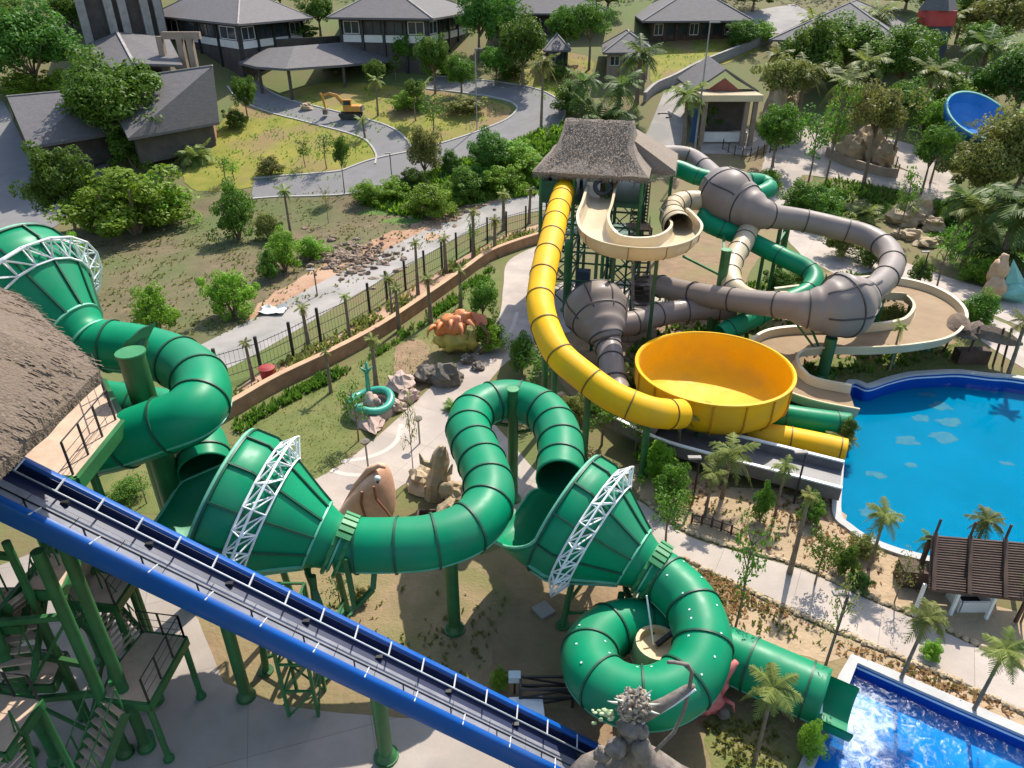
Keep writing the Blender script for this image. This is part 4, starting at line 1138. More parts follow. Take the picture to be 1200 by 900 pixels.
# ------------------------------------------------------------------ buildings
def hip(name, label, cat, foot, zb, ze, rise, over, faces=(), nwin=4, storey=3.2, wall=None, roof=None, ridge=.35, band=True, posts=True):
    """foot: front, right, back, left corners (x, y). windows on the given faces (index of the corner the face starts at)"""
    foot = [Vector((p[0], p[1], 0)) for p in foot]; cen = sum(foot, Vector())/4
    t = thing(name, label, cat, (cen.x, cen.y, zb)); wall = wall or m_wallg; roof = roof or m_roof
    MB().slab([Vector((p.x, p.y, ze-.05)) for p in foot], ze-zb-.05).build('wall', wall, t)
    ev = [p+(p-cen).normalized()*over*1.414 for p in foot]
    a = (ev[0]+ev[1])/2; b = (ev[2]+ev[3])/2; c = (ev[1]+ev[2])/2; d = (ev[3]+ev[0])/2
    if (b-a).length > (d-c).length: r0, r1 = cen.lerp(a, ridge), cen.lerp(b, ridge); sel = 0
    else: r0, r1 = cen.lerp(c, ridge), cen.lerp(d, ridge); sel = 1
    r0 = Vector((r0.x, r0.y, ze+rise)); r1 = Vector((r1.x, r1.y, ze+rise))
    top = [Vector((p.x, p.y, ze+.12)) for p in ev]; low = [Vector((p.x, p.y, ze-.14)) for p in ev]
    if sel == 0: fs = [(4,5,8),(5,6,9,8),(6,7,9),(7,4,8,9)]
    else: fs = [(5,6,8),(4,5,8,9),(7,4,9),(6,7,9,8)]
    rf = MB().add(low+top+[r0, r1], [(0,1,5,4),(1,2,6,5),(2,3,7,6),(3,0,4,7),(3,2,1,0)]+fs).build('roof', roof, t)
    hp = MB(); hp.beam(r0+Vector((0,0,.05)), r1+Vector((0,0,.05)), .22, .14)
    for i, e in enumerate(top):
        r = r0 if (e-r0).length < (e-r1).length else r1
        hp.beam(e+Vector((0,0,.04)), r+Vector((0,0,.04)), .2, .12)
    hp.build('ridge_cap', m_stone if band else m_ridge, rf)
    for f in faces:
        p, q = foot[f], foot[(f+1) % 4]; u = (q-p); L = u.length; u /= L; nrm = Vector((u.y, -u.x, 0))
        if (p+nrm-cen).length < (p-cen).length: nrm = -nrm
        w = L/nwin
        for k in range(nwin):
            c0_ = p+u*(w*(k+.5)); rz = math.atan2(u.y, u.x)
            ww = w*.72
            fr = MB()
            zt = ze-.45; zbm = ze-.45-storey*.5
            for (x, z, sx, sz) in ((0, zt, ww, .1), (0, zbm, ww, .1), (-ww/2, (zt+zbm)/2, .1, zt-zbm), (ww/2, (zt+zbm)/2, .1, zt-zbm), (0, (zt+zbm)/2, .07, zt-zbm)):
                q2 = c0_+u*x+nrm*.06; fr.box(Vector((q2.x, q2.y, z)), (sx, .12, sz), rz)
            o = fr.build('window', m_black if k % 3 else m_wallw, t)
            q2 = c0_+nrm*.02; MB().box(Vector((q2.x, q2.y, (zt+zbm)/2)), (ww-.1, .06, zt-zbm-.1), rz).build('pane', m_glass, o)
            if band:
                q2 = c0_+nrm*.07; MB().box(Vector((q2.x, q2.y, zbm-.1-storey*.17)), (w*.86, .14, storey*.3), rz).build('panel', m_wallw, t)
        if posts:
            for k in range(nwin+1):
                q2 = p+u*(w*k)+nrm*.14; MB().box(Vector((q2.x, q2.y, (zb+ze)/2)), (.36, .3, ze-zb-.3), rz).build('pilaster', m_timber if wall is m_timber else m_black if wall is m_wallg else m_wallb, t)
    return t
def at_z(u, v, z):
    d = ray(u, v); t = (z-H)/d.z; return Vector((t*d.x, t*d.y, z))
def zrel(y): return terrain(y)
# big hipped pavilions at the top
hip('pavilion_building', 'two storey pavilion with grey hip roof and white window bands, upper left', 'building',
    [Y(279,34,111)[:2], Y(352,20,126)[:2], Y(262,8,150)[:2], Y(190,20,133)[:2]], terrain(113)-1, 15.9, 4.2, 1.6, (0,3), 4)
hip('pavilion_building', 'long pavilion with grey hip roof and a row of dark windows, top centre', 'building',
    [Y(500,23,113)[:2], Y(545,10,132)[:2], Y(415,6,140)[:2], Y(398,16,116)[:2]], terrain(116)-1, 16.5, 4.0, 1.7, (3,0), 4)
hip('pavilion_building', 'single storey pavilion with grey roof and dark timber wall behind the green lawn', 'building',
    [Y(765,30,127)[:2], Y(862,26,129)[:2], Y(850,8,148)[:2], Y(755,10,148)[:2]], terrain(127)-.8, 15.5, 4.6, 2.6, (0,), 7, wall=m_timber, band=False)
hip('pavilion_building', 'low pavilion with grey roof half hidden by trees, top middle', 'building',
    [Y(596,22,130)[:2], Y(700,20,131)[:2], Y(700,5,150)[:2], Y(596,5,150)[:2]], terrain(130)-.8, 16.4, 4.4, 2.4, (0,), 5, band=False)
hip('garden_hut', 'small hut with pale grey roof below the trees at the top middle', 'hut',
    [Y(641,46,113)[:2], Y(664,45,114)[:2], Y(664,30,121)[:2], Y(641,30,121)[:2]], terrain(114)-.3, 12.4, 2.0, 1.1, (0,), 2, storey=2.4, band=False)
hip('garden_hut', 'wide hut with grey roof on posts left of the single storey pavilion', 'hut',
    [Y(714,48,110)[:2], Y(760,46,111)[:2], Y(757,30,120)[:2], Y(714,30,120)[:2]], terrain(112)-.3, 12.4, 2.4, 1.3, (0,), 3, storey=2.4, band=False, wall=m_wallb)
hip('hall_building', 'large hall with broad grey roof behind the trees, upper right', 'building',
    [Y(915,40,116)[:2], Y(1050,46,112)[:2], Y(1075,8,140)[:2], Y(940,6,140)[:2]], terrain(116)-.5, 13.6, 4.6, 1.8, (0,), 7, band=False, wall=m_wallb)
# curved canopy in front of them
t = thing('entrance_canopy', 'long low grey canopy roof with curved ends in front of the pavilions', 'canopy', G(385,92))
zc = 11.1
fr_ = [at_z(u, v, zc) for u, v in ((279,73),(300,78),(335,80.5),(400,76),(460,70.5),(480,66),(487,60))]
bk_ = [Y(u, v, fr_[i].y+7+i*.3) for i, (u, v) in enumerate(((306,58),(318,56),(345,54),(400,49.5),(448,46.5),(470,48),(480,53)))]
mb = MB()
for k in range(2): mb.v += [tuple(p-Vector((0,0,.3*k))) for p in fr_]+[tuple(p-Vector((0,0,.3*k))) for p in bk_]
n = 7
mb.f += [(i, i+1, n+i+1, n+i) for i in range(n-1)]+[(2*n+i, 3*n+i, 3*n+i+1, 2*n+i+1) for i in range(n-1)]
mb.f += [(i, 2*n+i, 2*n+i+1, i+1) for i in range(n-1)]+[(0, n, 3*n, 2*n), (n-1, 3*n-1, 4*n-1, 2*n-1)]+[(n+i, n+i+1, 3*n+i+1, 3*n+i) for i in range(n-1)]
mb.build('roof', m_roof, t)
for p in fr_[1:-1]:
    q = p+Vector((0,1.0,0)); MB().beam(Vector((q.x,q.y,terrain(q.y))), Vector((q.x,q.y,p.z-.2)), .35).build('post', m_wallg, t)
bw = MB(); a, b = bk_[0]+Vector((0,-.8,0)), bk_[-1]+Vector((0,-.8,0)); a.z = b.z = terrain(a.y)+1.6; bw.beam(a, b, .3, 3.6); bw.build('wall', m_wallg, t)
# roofs of the car porch lower left
def gable(name, label, cat, A, B, Cc, D, back=5.0, wh=3.2, wall=None, sup=0):
    """front roof plane A B (eave left, right) C D (ridge right, left); back slope behind"""
    A, B, Cc, D = [Vector(p) for p in (A, B, Cc, D)]
    nb = ((A-D)+(B-Cc))/2; E_ = D-Vector((nb.x, nb.y, 0))*1.0+Vector((0,0,nb.z)); F_ = Cc-Vector((nb.x, nb.y, 0))*1.0+Vector((0,0,nb.z))
    cen = (A+B+E_+F_)/4
    t = thing(name, label, cat, (cen.x, cen.y, terrain(cen.y)))
    top = [A, B, Cc, D, E_, F_]; low = [p-Vector((0,0,.28)) for p in top]
    MB().add(top+low, [(0,1,2,3),(3,2,5,4),(6,9,8,7),(9,10,11,8),(0,6,7,1),(4,5,11,10),(0,3,9,6),(3,4,10,9),(1,7,8,2),(2,8,11,5)]).build('roof', m_roof, t)
    MB().beam(D+Vector((0,0,.04)), Cc+Vector((0,0,.04)), .3, .12).build('ridge_cap', m_stone, t)
    q = [cen+(p-cen)*.86 for p in (A, B, F_, E_)]; zt = A.z-.3
    MB().slab([Vector((p.x, p.y, zt)) for p in q], zt-terrain(cen.y)+.8).build('wall', wall or m_wallg, t)
    return t
gable('porch_roof_building', 'broad grey shingled roof beside the asphalt yard, left part', 'building', at_z(33,172,6.2), at_z(131,156,6.2), Y(116,103,90), Y(8,113,90))
tb = gable('porch_roof_building', 'broad grey shingled roof right of the big tree at the left', 'building', at_z(150,162,6.6), at_z(257,143,6.6), Y(249,77,92), Y(118,96,92), wall=m_wallg)
q = G(248,165); MB().box(Vector((q.x, q.y+.6, q.z+1.2)), (.9,1.6,2.4), rz=R(12)).build('pier', m_wallo, tb); 
q = G(226,168); MB().box(Vector((q.x, q.y+.5, q.z+1.3)), (2.4,.3,2.5), rz=R(12)).build('panel', m_wallw, tb)
t = thing('linking_building', 'grey gabled roof running back between the porch and the stone building', 'building', Y(157,95,106))
r0, r1 = Y(137,37,119), Y(157,74,104); la, lb = Y(104,51,117), Y(119,90,102.5); ra, rb = Y(198,44,119), Y(214,76,104)
top = [la, lb, r1, r0, rb, ra]; low = [p-Vector((0,0,.3)) for p in top]
MB().add(top+low, [(0,1,2,3),(3,2,4,5),(6,9,8,7),(9,11,10,8),(0,6,7,1),(4,10,11,5),(1,7,8,2),(2,8,10,4),(0,3,9,6),(3,5,11,9)]).build('roof', m_roof, t)
MB().beam(r0+Vector((0,0,.05)), r1+Vector((0,0,.05)), .35, .14).build('ridge_cap', m_stone, t)
cc = sum(top, Vector())/6; q = [cc+(p-cc)*.9 for p in (lb, rb, ra, la)]; zt = min(p.z for p in top)-.1
MB().slab([Vector((p.x,p.y,zt)) for p in q], zt-terrain(104)+1).build('wall', m_wallg, t)
t = thing('stone_building', 'stone faced building with tall dark openings at the upper left corner', 'building', Y(140,50,122))
fp = [Y(108,52,118), Y(196,34,124), Y(186,2,150), Y(96,8,150)]; zt = 19.5
MB().slab([Vector((p.x,p.y,zt)) for p in fp], zt-terrain(118)+2).build('wall', m_wallg, t)
a, b = fp[0], fp[1]; d = (b-a); d.z = 0
for k in (0,.33,.5,.78,.95):
    p = a+d*k+Vector((0,-.5,0)); MB().box(Vector((p.x,p.y,13.6)), (1.1,1.1,12), rz=math.atan2(d.y,d.x)).build('pier', m_stone, t)
p = a+d*.5+Vector((0,-.6,0)); MB().box(Vector((p.x,p.y,10.2)), (d.length*1.05,1.3,1.0), rz=math.atan2(d.y,d.x)).build('plinth', m_stone, t)
# flying balcony and columns between the stone building and pavilion
t = thing('timber_gateway', 'pair of brown timber columns carrying a beam left of the pavilion', 'porch', G(205,92))
for (u, v, h) in ((193,72,0),(215,68,0),(228,75,0)):
    q = Y(u, v, 108); MB().beam(Vector((q.x,q.y,terrain(q.y)-.2)), Vector((q.x,q.y,14.6)), .8).build('column', m_wallb, t)
a = Y(188,30,108); b = Y(232,28,108); a.z = b.z = 14.7; MB().beam(a, b, .7, .9).build('beam', m_wallb, t)
# kiosk with red gable
t = thing('kiosk', 'open fronted kiosk with grey gabled roof and red brown gable', 'kiosk', G(850,172))
P0 = G(850,172); y0 = P0.y; z0 = terrain(y0)
def kx(u): return Y(u, 150, y0).x
xl, xr = kx(822), kx(884); zl = Y(850,118,y0).z
MB().slab([Vector((xl,y0+4.5,zl)), Vector((xr,y0+4.5,zl)), Vector((xr,y0+10,zl)), Vector((xl,y0+10,zl))], zl-z0+.5).build('wall', m_wallg, t)
for x in (xl+.2, xr-.2, (xl+xr)/2+2): MB().beam(Vector((x,y0+.3,z0-.2)), Vector((x,y0+.3,zl)), .5).build('column', m_wallb, t)
MB().box(Vector(((xl+xr)/2,y0+2.2,zl+.3)), (xr-xl+.8,5.2,.7)).build('canopy', m_beige, t)
MB().box(Vector(((xl+xr)/2,y0+.9,z0+1.0)), (xr-xl-1,.5,1.1)).build('counter', m_wallw, t)
MB().box(Vector((xl-.5,y0+1.2,z0+2.2)), (.9,.3,4.2)).build('banner', M('blue_banner', (.03,.09,.22)), t)
xm = (xl+xr)/2-.4; zr = Y(850,68,y0+9).z
rp = [Vector((xl-.8,y0+3,zl+.7)), Vector((xr+.8,y0+3,zl+.7)), Vector((xm,y0+3.0,zr-.6)), Vector((xm,y0+12,zr)), Vector((xl-.8,y0+13,zl+1)), Vector((xr+.8,y0+13,zl+1))]
MB().add(rp+[p-Vector((0,0,.25)) for p in rp], [(0,2,3,4),(2,1,5,3),(6,10,9,8),(8,9,11,7),(0,6,8,2),(2,8,7,1),(3,9,10,4),(5,11,9,3),(0,4,10,6),(1,7,11,5)]).build('roof', m_roof, t)
gb = [Vector((xm-2.0,y0+2.6,zl+.75)), Vector((xm+2.0,y0+2.6,zl+.75)), Vector((xm,y0+2.6,zr-1.6))]
MB().add(gb+[p+Vector((0,.25,0)) for p in gb], [(0,1,2),(5,4,3),(0,3,4,1),(1,4,5,2),(2,5,3,0)]).build('gable', M('red_brown_paint', (.17,.045,.03), (.22,.06,.04), 2), t)
# red banded tower top right
t = thing('play_tower', 'dark grey turret with a red band at the top right', 'tower', Y(1092,40,115))
q = Y(1092,40,115); x, y = q.x, q.y; zb = terrain(y); z1, z2 = Y(1092,30,115).z, Y(1092,12,115).z
MB().box((x, y, (zb+z1)/2), (3.4,3.4,z1-zb)).build('wall', M('blue_grey_wall', (.05,.07,.10)), t)
MB().box((x, y, (z1+z2)/2), (3.7,3.7,z2-z1)).build('band', m_redp, t)
MB().rod([(x,y,z2),(x,y,z2+4.5)], [2.9,.1], 4).build('roof', m_roof, t)

# ------------------------------------------------------------------ pool hut
t = thing('pool_hut', 'long hut with dark brown slatted roof beside the big pool', 'hut', G(1150,700))
def hz(u, v, z): return G(u, v, z)
A = hz(1088,690,1.55); B = hz(1216,704,1.55); Dd = hz(1092,627,2.75); Cc = hz(1216,637,2.75)
E_ = Dd+(Dd-A)*.35; F_ = Cc+(Cc-B)*.35; E_.z = F_.z = 2.2
top = [A,B,Cc,Dd,E_,F_]; low = [p-Vector((0,0,.12)) for p in top]
rf = MB().add(top+low, [(0,1,2,3),(3,2,5,4),(6,9,8,7),(9,10,11,8),(0,6,7,1),(4,5,11,10),(0,3,9,6),(3,4,10,9),(1,7,8,2),(2,8,11,5)]).build('roof', m_timberroof, t)
for k in range(22):
    f = (k+.5)/22; a = A.lerp(Dd, f)+Vector((0,0,.012)); b = B.lerp(Cc, f)+Vector((0,0,.012)); MB().beam(a, b, .05, .025).build('slat', m_timberroof, rf)
for k in (.03,.36,.69,.98):
    a = A.lerp(B, k)+Vector((0,-.1,.05)); b = Dd.lerp(Cc, k)+Vector((0,0,.12)); MB().beam(a, b, .14, .12).build('rafter', m_timber, rf)
    MB().beam(b, b+Vector((0,0,.7)), .07).build('finial', m_timber, rf)
for k in (.02,.36,.70,.98):
    a = A.lerp(B, k)+Vector((0,.35,-.1)); MB().beam(Vector((a.x,a.y,0)), a, .11).build('post', m_white if k < .9 else m_timber, t)
    b = E_.lerp(F_, k)-Vector((0,.2,.1)); MB().beam(Vector((b.x,b.y,0)), b, .14).build('post', m_timber, t)
a = A.lerp(B,.02); b = A.lerp(B,.98); MB().box(((a.x+b.x)/2, a.y+1.7, .45), ((b-a).length, .8, .9), math.atan2(b.y-a.y, b.x-a.x)).build('counter', m_timber, t)
q = G(1134,708); t = thing('storage_box', 'open white topped box on the ground in front of the brown hut', 'box', q)
mb = MB(); w, d_, h = 1.25, .8, .55
for (x, y, sx, sy) in ((0,-d_/2,w,.09),(0,d_/2,w,.09),(-w/2,0,.09,d_+.09),(w/2,0,.09,d_+.09)): mb.box(q+Vector((x,y,h/2)), (sx, sy, h), 0)
mb.build('side_wall', m_wallw, t); MB().box(q+Vector((0,0,.03)), (w-.1,d_-.1,.05)).build('floor', m_black, t)

# ------------------------------------------------------------------ retaining wall, fences
def wall_along(name, label, cat, px, h, w, mat, capmat=None, z=0):
    c = catmull([G(u, v) for u, v in px], 8); t = thing(name, label, cat, c[0])
    sweep(c, [(-w/2,-.1),(w/2,-.1),(w/2,h),(-w/2,h)]).build('wall', mat, t)
    sweep(c, [(-w/2-.04,h+.002),(w/2+.04,h+.002),(w/2+.04,h+.08),(-w/2-.04,h+.08)]).build('coping', capmat or mat, t)
    return t
wall_along('retaining_wall', 'orange brown garden wall between the lawn and the fence', 'wall', [(268,490),(282,482),(330,454),(400,420),(450,392),(500,358),(545,326),(575,305),(620,288),(650,280)], .9, .35, m_wallo, M('sandstone_cap', (.42,.25,.15), (.52,.33,.2), 1.2, rough=.9))
wall_along('low_wall', 'low grey wall along the grey lane behind the thatched tower', 'wall', [(755,120),(768,108),(790,98),(820,82),(870,62),(905,48)], 1.2, .4, m_stone)
wall_along('planter_wall', 'curved low wall round the orange rocks, upper right', 'wall', [(968,182),(985,192),(1010,200),(1035,207),(1050,208)], .9, .35, m_wallb)
def fence(name, label, px, h, step, mat, nr=3, pw=.12):
    c = catmull([G(u, v) for u, v in px], 10); t = thing(name, label, 'fence', c[0]); L = arclen(c); s = .2; ps = []
    while s < L[-1]:
        i = max(k for k in range(len(L)) if L[k] <= s); j = min(i+1, len(c)-1)
        ps.append(c[i].lerp(c[j], (s-L[i])/max(1e-6, L[j]-L[i]))); s += step
    for p in ps: MB().beam(p, p+Vector((0,0,h)), pw).build('post', mat, t)
    mb = MB()
    for a, b in zip(ps[:-1], ps[1:]):
        for k in range(nr): mb.rod([a+Vector((0,0,h*(.18+.62*k/(nr-1)))), b+Vector((0,0,h*(.18+.62*k/(nr-1))))], .022, 5)
        n = 9
        for q in range(1, n): p = a.lerp(b, q/n); mb.rod([p+Vector((0,0,h*.12)), p+Vector((0,0,h*.84))], .009, 4)
    mb.build('wire_panel', mat, t)
    return t
fence('wire_fence', 'dark post and wire fence along the pale concrete road', [(255,452),(284,444),(325,428),(372,402),(420,378),(465,346),(515,318),(560,290),(612,272),(650,262)], 2.5, 2.6, m_black, 3, .17)
fence('stake_fence', 'short dark stakes on the bank behind the cream tube', [(845,175),(870,186),(900,180),(930,172)], 1.3, 1.0, m_timber, 2, .09)
fence('stake_fence', 'row of low stakes in the sandy bed beside the path', [(805,612),(830,617),(850,624),(868,632)], .6, .45, m_timber, 2, .07)
fence('rail_fence', 'low wooden rail fence along the back path by the orange rocks', [(1052,205),(1048,190),(1040,175),(1035,165)], 1.1, 2.0, m_timber, 2, .1)

# ------------------------------------------------------------------ garden sculptures and small things
def lump(parts, name, mat, root, smooth=True):
    mb = MB()
    for (c, r, j, sd_) in parts: mb.ball(c, r, 16, 11, j, sd_)
    return mb.build(name, mat, root, smooth=smooth)
# fish
q = G(432,606); t = thing('fish_sculpture', 'salmon coloured fish head sculpture with a white eye beside the path', 'sculpture', q)
ol = [G(u, v, 0) for u, v in ()]
prof_px = [(394,604),(402,590),(416,570),(430,555),(441,546),(449,548),(456,560),(461,582),(462,604),(455,614),(430,618),(405,614)]
c3 = sum((Y(u, v, q.y) for u, v in prof_px), Vector())/len(prof_px)
front = [Y(u, v, q.y) for u, v in prof_px]; n = len(front); mb = MB()
layers = [(-1.0,.55),(-.8,.85),(-.4,1.0),(.2,1.0),(.7,.85),(.95,.5)]
for (dy, k) in layers: mb.v += [tuple(c3+(p-c3)*k+Vector((.3*dy,dy,.1*dy))) for p in front]
for i in range(len(layers)-1): mb.f += [(i*n+j, i*n+(j+1) % n, (i+1)*n+(j+1) % n, (i+1)*n+j) for j in range(n)]
mb.f += [tuple(range(n))[::-1], tuple(range((len(layers)-1)*n, len(layers)*n))]
o = mb.build('body', m_salmon, t, smooth=True)
sub = o.modifiers.new('sub', 'SUBSURF'); sub.levels = 2; sub.render_levels = 2
e = Y(442,562,q.y-1.0); lump([(e+Vector((0,.06,0)), .15, 0, 0)], 'eye', m_wallw, t); lump([(e+Vector((.03,-.08,-.06)), .07, 0, 0)], 'pupil', m_black, t)
for px in ([(424,576),(423,590),(428,607)], [(438,570),(441,585),(452,598),(458,606)]):
    MB().rod([Y(u, v, q.y-.98-.02*k) for k, (u, v) in enumerate(px)], .06, 8).build('gill_line', M('dark_salmon', (.25,.10,.05)), t)
MB().rod([Y(u, v, q.y-.2) for u, v in ((398,600),(418,568),(432,551),(444,545),(452,548))], [.05,.13,.16,.14,.06], 8).build('fin', m_salmon, t, smooth=True)
# orange sea creature
q = G(535,414); t = thing('creature_sculpture', 'orange sea creature sculpture with red fin on a yellow green body', 'sculpture', q)
lump([(q+Vector((0,.2,.9)), (1.0,.8,.7), .5, 3), (q+Vector((-.9,.3,.9)), (.6,.5,.6), .5, 4), (q+Vector((.9,.2,.8)), (.6,.6,.6), .5, 5)], 'body', m_yelp, t)
lump([(q+Vector((-.2,.2,2.0)), (.95,.75,.6), .5, 6), (q+Vector((.5,.4,2.35)), (.8,.6,.5), .5, 7), (q+Vector((-.8,0,1.9)), (.55,.45,.5), .5, 8)], 'crest', m_orange, t)
mb = MB()
for k, (dx, dz, l_) in enumerate(((-1.1,.1,.9),(-.7,.35,1.2),(-.15,.5,1.0),(.35,.3,1.25),(.8,.45,.8))):
    a = q+Vector((dx, .1, 1.75+dz)); mb.rod([a, a+Vector((-.35+.12*k,-.45*l_,.25)), a+Vector((-.6+.25*k,-.8*l_,.1)), a+Vector((-.7+.3*k,-1.0*l_,-.3))], [.2,.17,.1,.03], 8)
mb.build('tentacle', m_orange, t, smooth=True)
fnp = [q+Vector(p) for p in ((.4,.5,2.5),(1.0,.3,2.9),(2.0,.2,2.7),(2.1,.1,2.2),(1.4,.3,2.0))]; MB().slab(fnp, .12).build('fin', M('red_orange_fin', (.62,.2,.12), (.7,.3,.2), 3, rough=.5), t)
MB().rod([q+Vector(p) for p in ((1.6,.1,2.1),(2.2,0,1.4),(2.1,-.1,.6),(1.5,-.2,.1))], [.10,.14,.15,.12], 10).build('arm', M('brown_arm', (.2,.12,.05)), t, smooth=True)
# round teal pond
q = G(436,482); t = thing('ring_fountain', 'round teal rimmed fountain with a rock in the middle on the lawn', 'fountain', q)
mb = MB(); rr_ = 1.15
for k in range(36):
    for j in range(12):
        a = 2*math.pi*k/36; b = 2*math.pi*j/12; mb.v.append((q.x+(rr_+.24*math.cos(b))*math.cos(a), q.y+(rr_+.24*math.cos(b))*math.sin(a), .75+.22*math.sin(b)+.12*math.sin(a*2)))
for k in range(36):
    for j in range(12): mb.f.append((k*12+j, k*12+(j+1) % 12, ((k+1) % 36)*12+(j+1) % 12, ((k+1) % 36)*12+j))
mb.build('rim', m_teal, t, smooth=True)
MB().lathe([(1.35,-.02),(1.28,.35),(1.15,.6),(1.0,.6),(.95,.3),(.02,.28)], q, 30).build('basin', m_rockp, t, auto=50)
up_(MB().lathe([(.02,.42),(1.0,.42)], q, 24).build('water', w2, t))
lump([(q+Vector((0,.1,.55)), (.5,.45,.55), .4, 2)], 'centre_rock', m_rockp, t)
mb = MB(); z0 = q+Vector((-.2,.5,0)); mb.rod([z0, z0+Vector((0,.1,2.2)), z0+Vector((.05,.1,2.9))], [.16,.12,.06], 10)
for k in range(4): mb.rod([z0+Vector((0,.1,2.2)), z0+Vector((math.cos(k*1.6)*.35, math.sin(k*1.6)*.35+.1, 2.6))], [.09,.04], 7)
mb.build('spout', m_teal, t, smooth=True)
def rocks(name, label, items, mat, seed, cat='rock', group=None):
    for i, (u, v, rx, ry, rz, lab) in enumerate(items):
        p = G(u, v); o = MB().ball(p+Vector((0,0,rz*.55)), (rx, ry, rz), 14, 10, .55, seed+i*3, Matrix.Rotation(seed+i, 3, 'Z')).build(name, mat, smooth=False)
        tag(o, lab, cat, group)
rocks('boulder', '', [(470,454,1.0,.8,.55,'flat pink rock on the lawn behind the round teal fountain'),(462,480,.65,.5,.4,'small pink rock touching the round teal fountain'),(480,470,.6,.45,.5,'upright pink rock between fountain and path'),(436,494,1.5,.6,.35,'long low pink rock in front of the teal fountain')], m_rockp, 2)
rocks('boulder', '', [(500,445,.8,.7,.6,'dark rock at the edge of the garden path'),(524,448,1.0,.8,.8,'dark boulder below the orange sea creature'),(548,425,.5,.4,.4,'yellowish stone beside the orange creature'),(560,432,.45,.4,.3,'small pale stone near the path below the creature')], m_rockd, 11)
rocks('boulder', '', [(495,568,.9,.7,.6,'tan rock at the foot of the carved totem'),(540,588,.8,.6,.7,'tan rock under the curve of the green tube'),(525,605,.7,.5,.5,'low tan rock behind the horizontal green tube'),(655,480,.7,.5,.7,'pale rock below the yellow tube'),(648,500,.5,.5,.5,'tan stone beside the green loop')], m_rock, 21)
rocks('boulder', '', [(1060,262,1.6,1.2,1.3,'large tan boulder of the right rock garden'),(1078,258,1.5,1.1,1.5,'square tan boulder at the top of the right rock garden'),(1092,270,1.2,.9,.9,'pale boulder on the right of the rock garden'),(1066,280,.9,.8,.6,'cream stone at the front of the rock garden'),(1085,288,1.1,.8,.5,'flat pale slab at the front of the rock garden'),(1050,278,.6,.5,.5,'small cream stone left in the rock garden'),(1098,285,.6,.5,.4,'small pale stone on the right edge of the rock garden'),(1072,240,.8,.6,.8,'small tan stone at the back of the rock garden')], m_rock, 31)
rocks('boulder', '', [(995,188,1.6,1.2,1.8,'orange boulder left of the planted rock island'),(1015,184,1.9,1.4,2.3,'tallest orange boulder of the planted rock island'),(1032,192,1.5,1.2,1.6,'orange boulder right of the planted rock island')], m_sand, 41)
# excavator at work on the lawn by the canopy
q = G(408,138); t = thing('excavator', 'orange excavator digging on the yellow lawn beside the drive', 'excavator', q)
m_exc = M('orange_machine_paint', (.50,.22,.03), (.62,.30,.06), 1.5, rough=.45)
for s_ in (-1, 1):
    mb = MB(); c_ = q+Vector((.6, s_*1.15, .5)); pr_ = [(-2.0,.0),(-2.15,.25),(-1.9,.5),(1.9,.5),(2.15,.25),(2.0,.0),(1.8,-.35),(1.5,-.5),(-1.5,-.5),(-1.8,-.35)]
    mb.v = [tuple(c_+Vector((x, k*.32, z))) for k in (-1, 1) for x, z in pr_]; n_ = len(pr_)
    mb.f = [tuple(range(n_)), tuple(range(2*n_-1, n_-1, -1))]+[(a, (a+1) % n_, (a+1) % n_+n_, a+n_) for a in range(n_)]; mb.build('track', m_black, t)
o = MB().box(q+Vector((1.1,.1,1.75)), (3.3,2.7,1.1)).build('body', m_exc, t); bv = o.modifiers.new('bevel','BEVEL'); bv.width = .16; bv.segments = 2
MB().box(q+Vector((2.5,.1,1.7)), (.9,2.5,1.0)).build('counterweight', m_rockd, t)
o = MB().box(q+Vector((.3,-.75,2.75)), (1.5,1.0,1.3)).build('cab', m_exc, t); MB().box(q+Vector((.3,-.78,2.85)), (1.3,1.02,.75)).build('cab_window', m_glass, o); MB().box(q+Vector((-.44,-.75,2.85)), (.06,.8,.8)).build('cab_window', m_glass, o)
MB().rod([q+Vector(p) for p in ((-.2,.3,2.0),(-1.8,.3,3.9),(-3.2,.3,4.3),(-4.6,.3,3.9))], [.30,.34,.28,.2], 6).build('boom', m_exc, t)
MB().rod([q+Vector(p) for p in ((-4.9,.3,4.4),(-4.5,.3,3.7),(-4.2,.3,1.4))], [.2,.26,.16], 6).build('stick', m_exc, t)
MB().slab([q+Vector(p) for p in ((-4.7,-.3,1.5),(-3.9,-.3,1.5),(-3.9,.9,1.5),(-4.7,.9,1.5))], .9).build('bucket', m_rockd, t)
t.scale = (.68,.68,.68)
MB().rod([q+Vector((-.3,.3,1.6)), q+Vector((-1.9,.3,3.5))], .09, 6).build('hydraulic_ram', m_stone, t)
rocks('boulder', '', [(360,128,.8,.6,.5,'grey rock on the drive side of the orange excavator')], m_rock, 51)
rocks('boulder', '', [(905,150,1.8,1.5,3.0,'tall red brown rock beside the kiosk'),(920,140,1.6,1.2,2.2,'pale rock right of the red brown rock by the kiosk')], m_rock, 61)
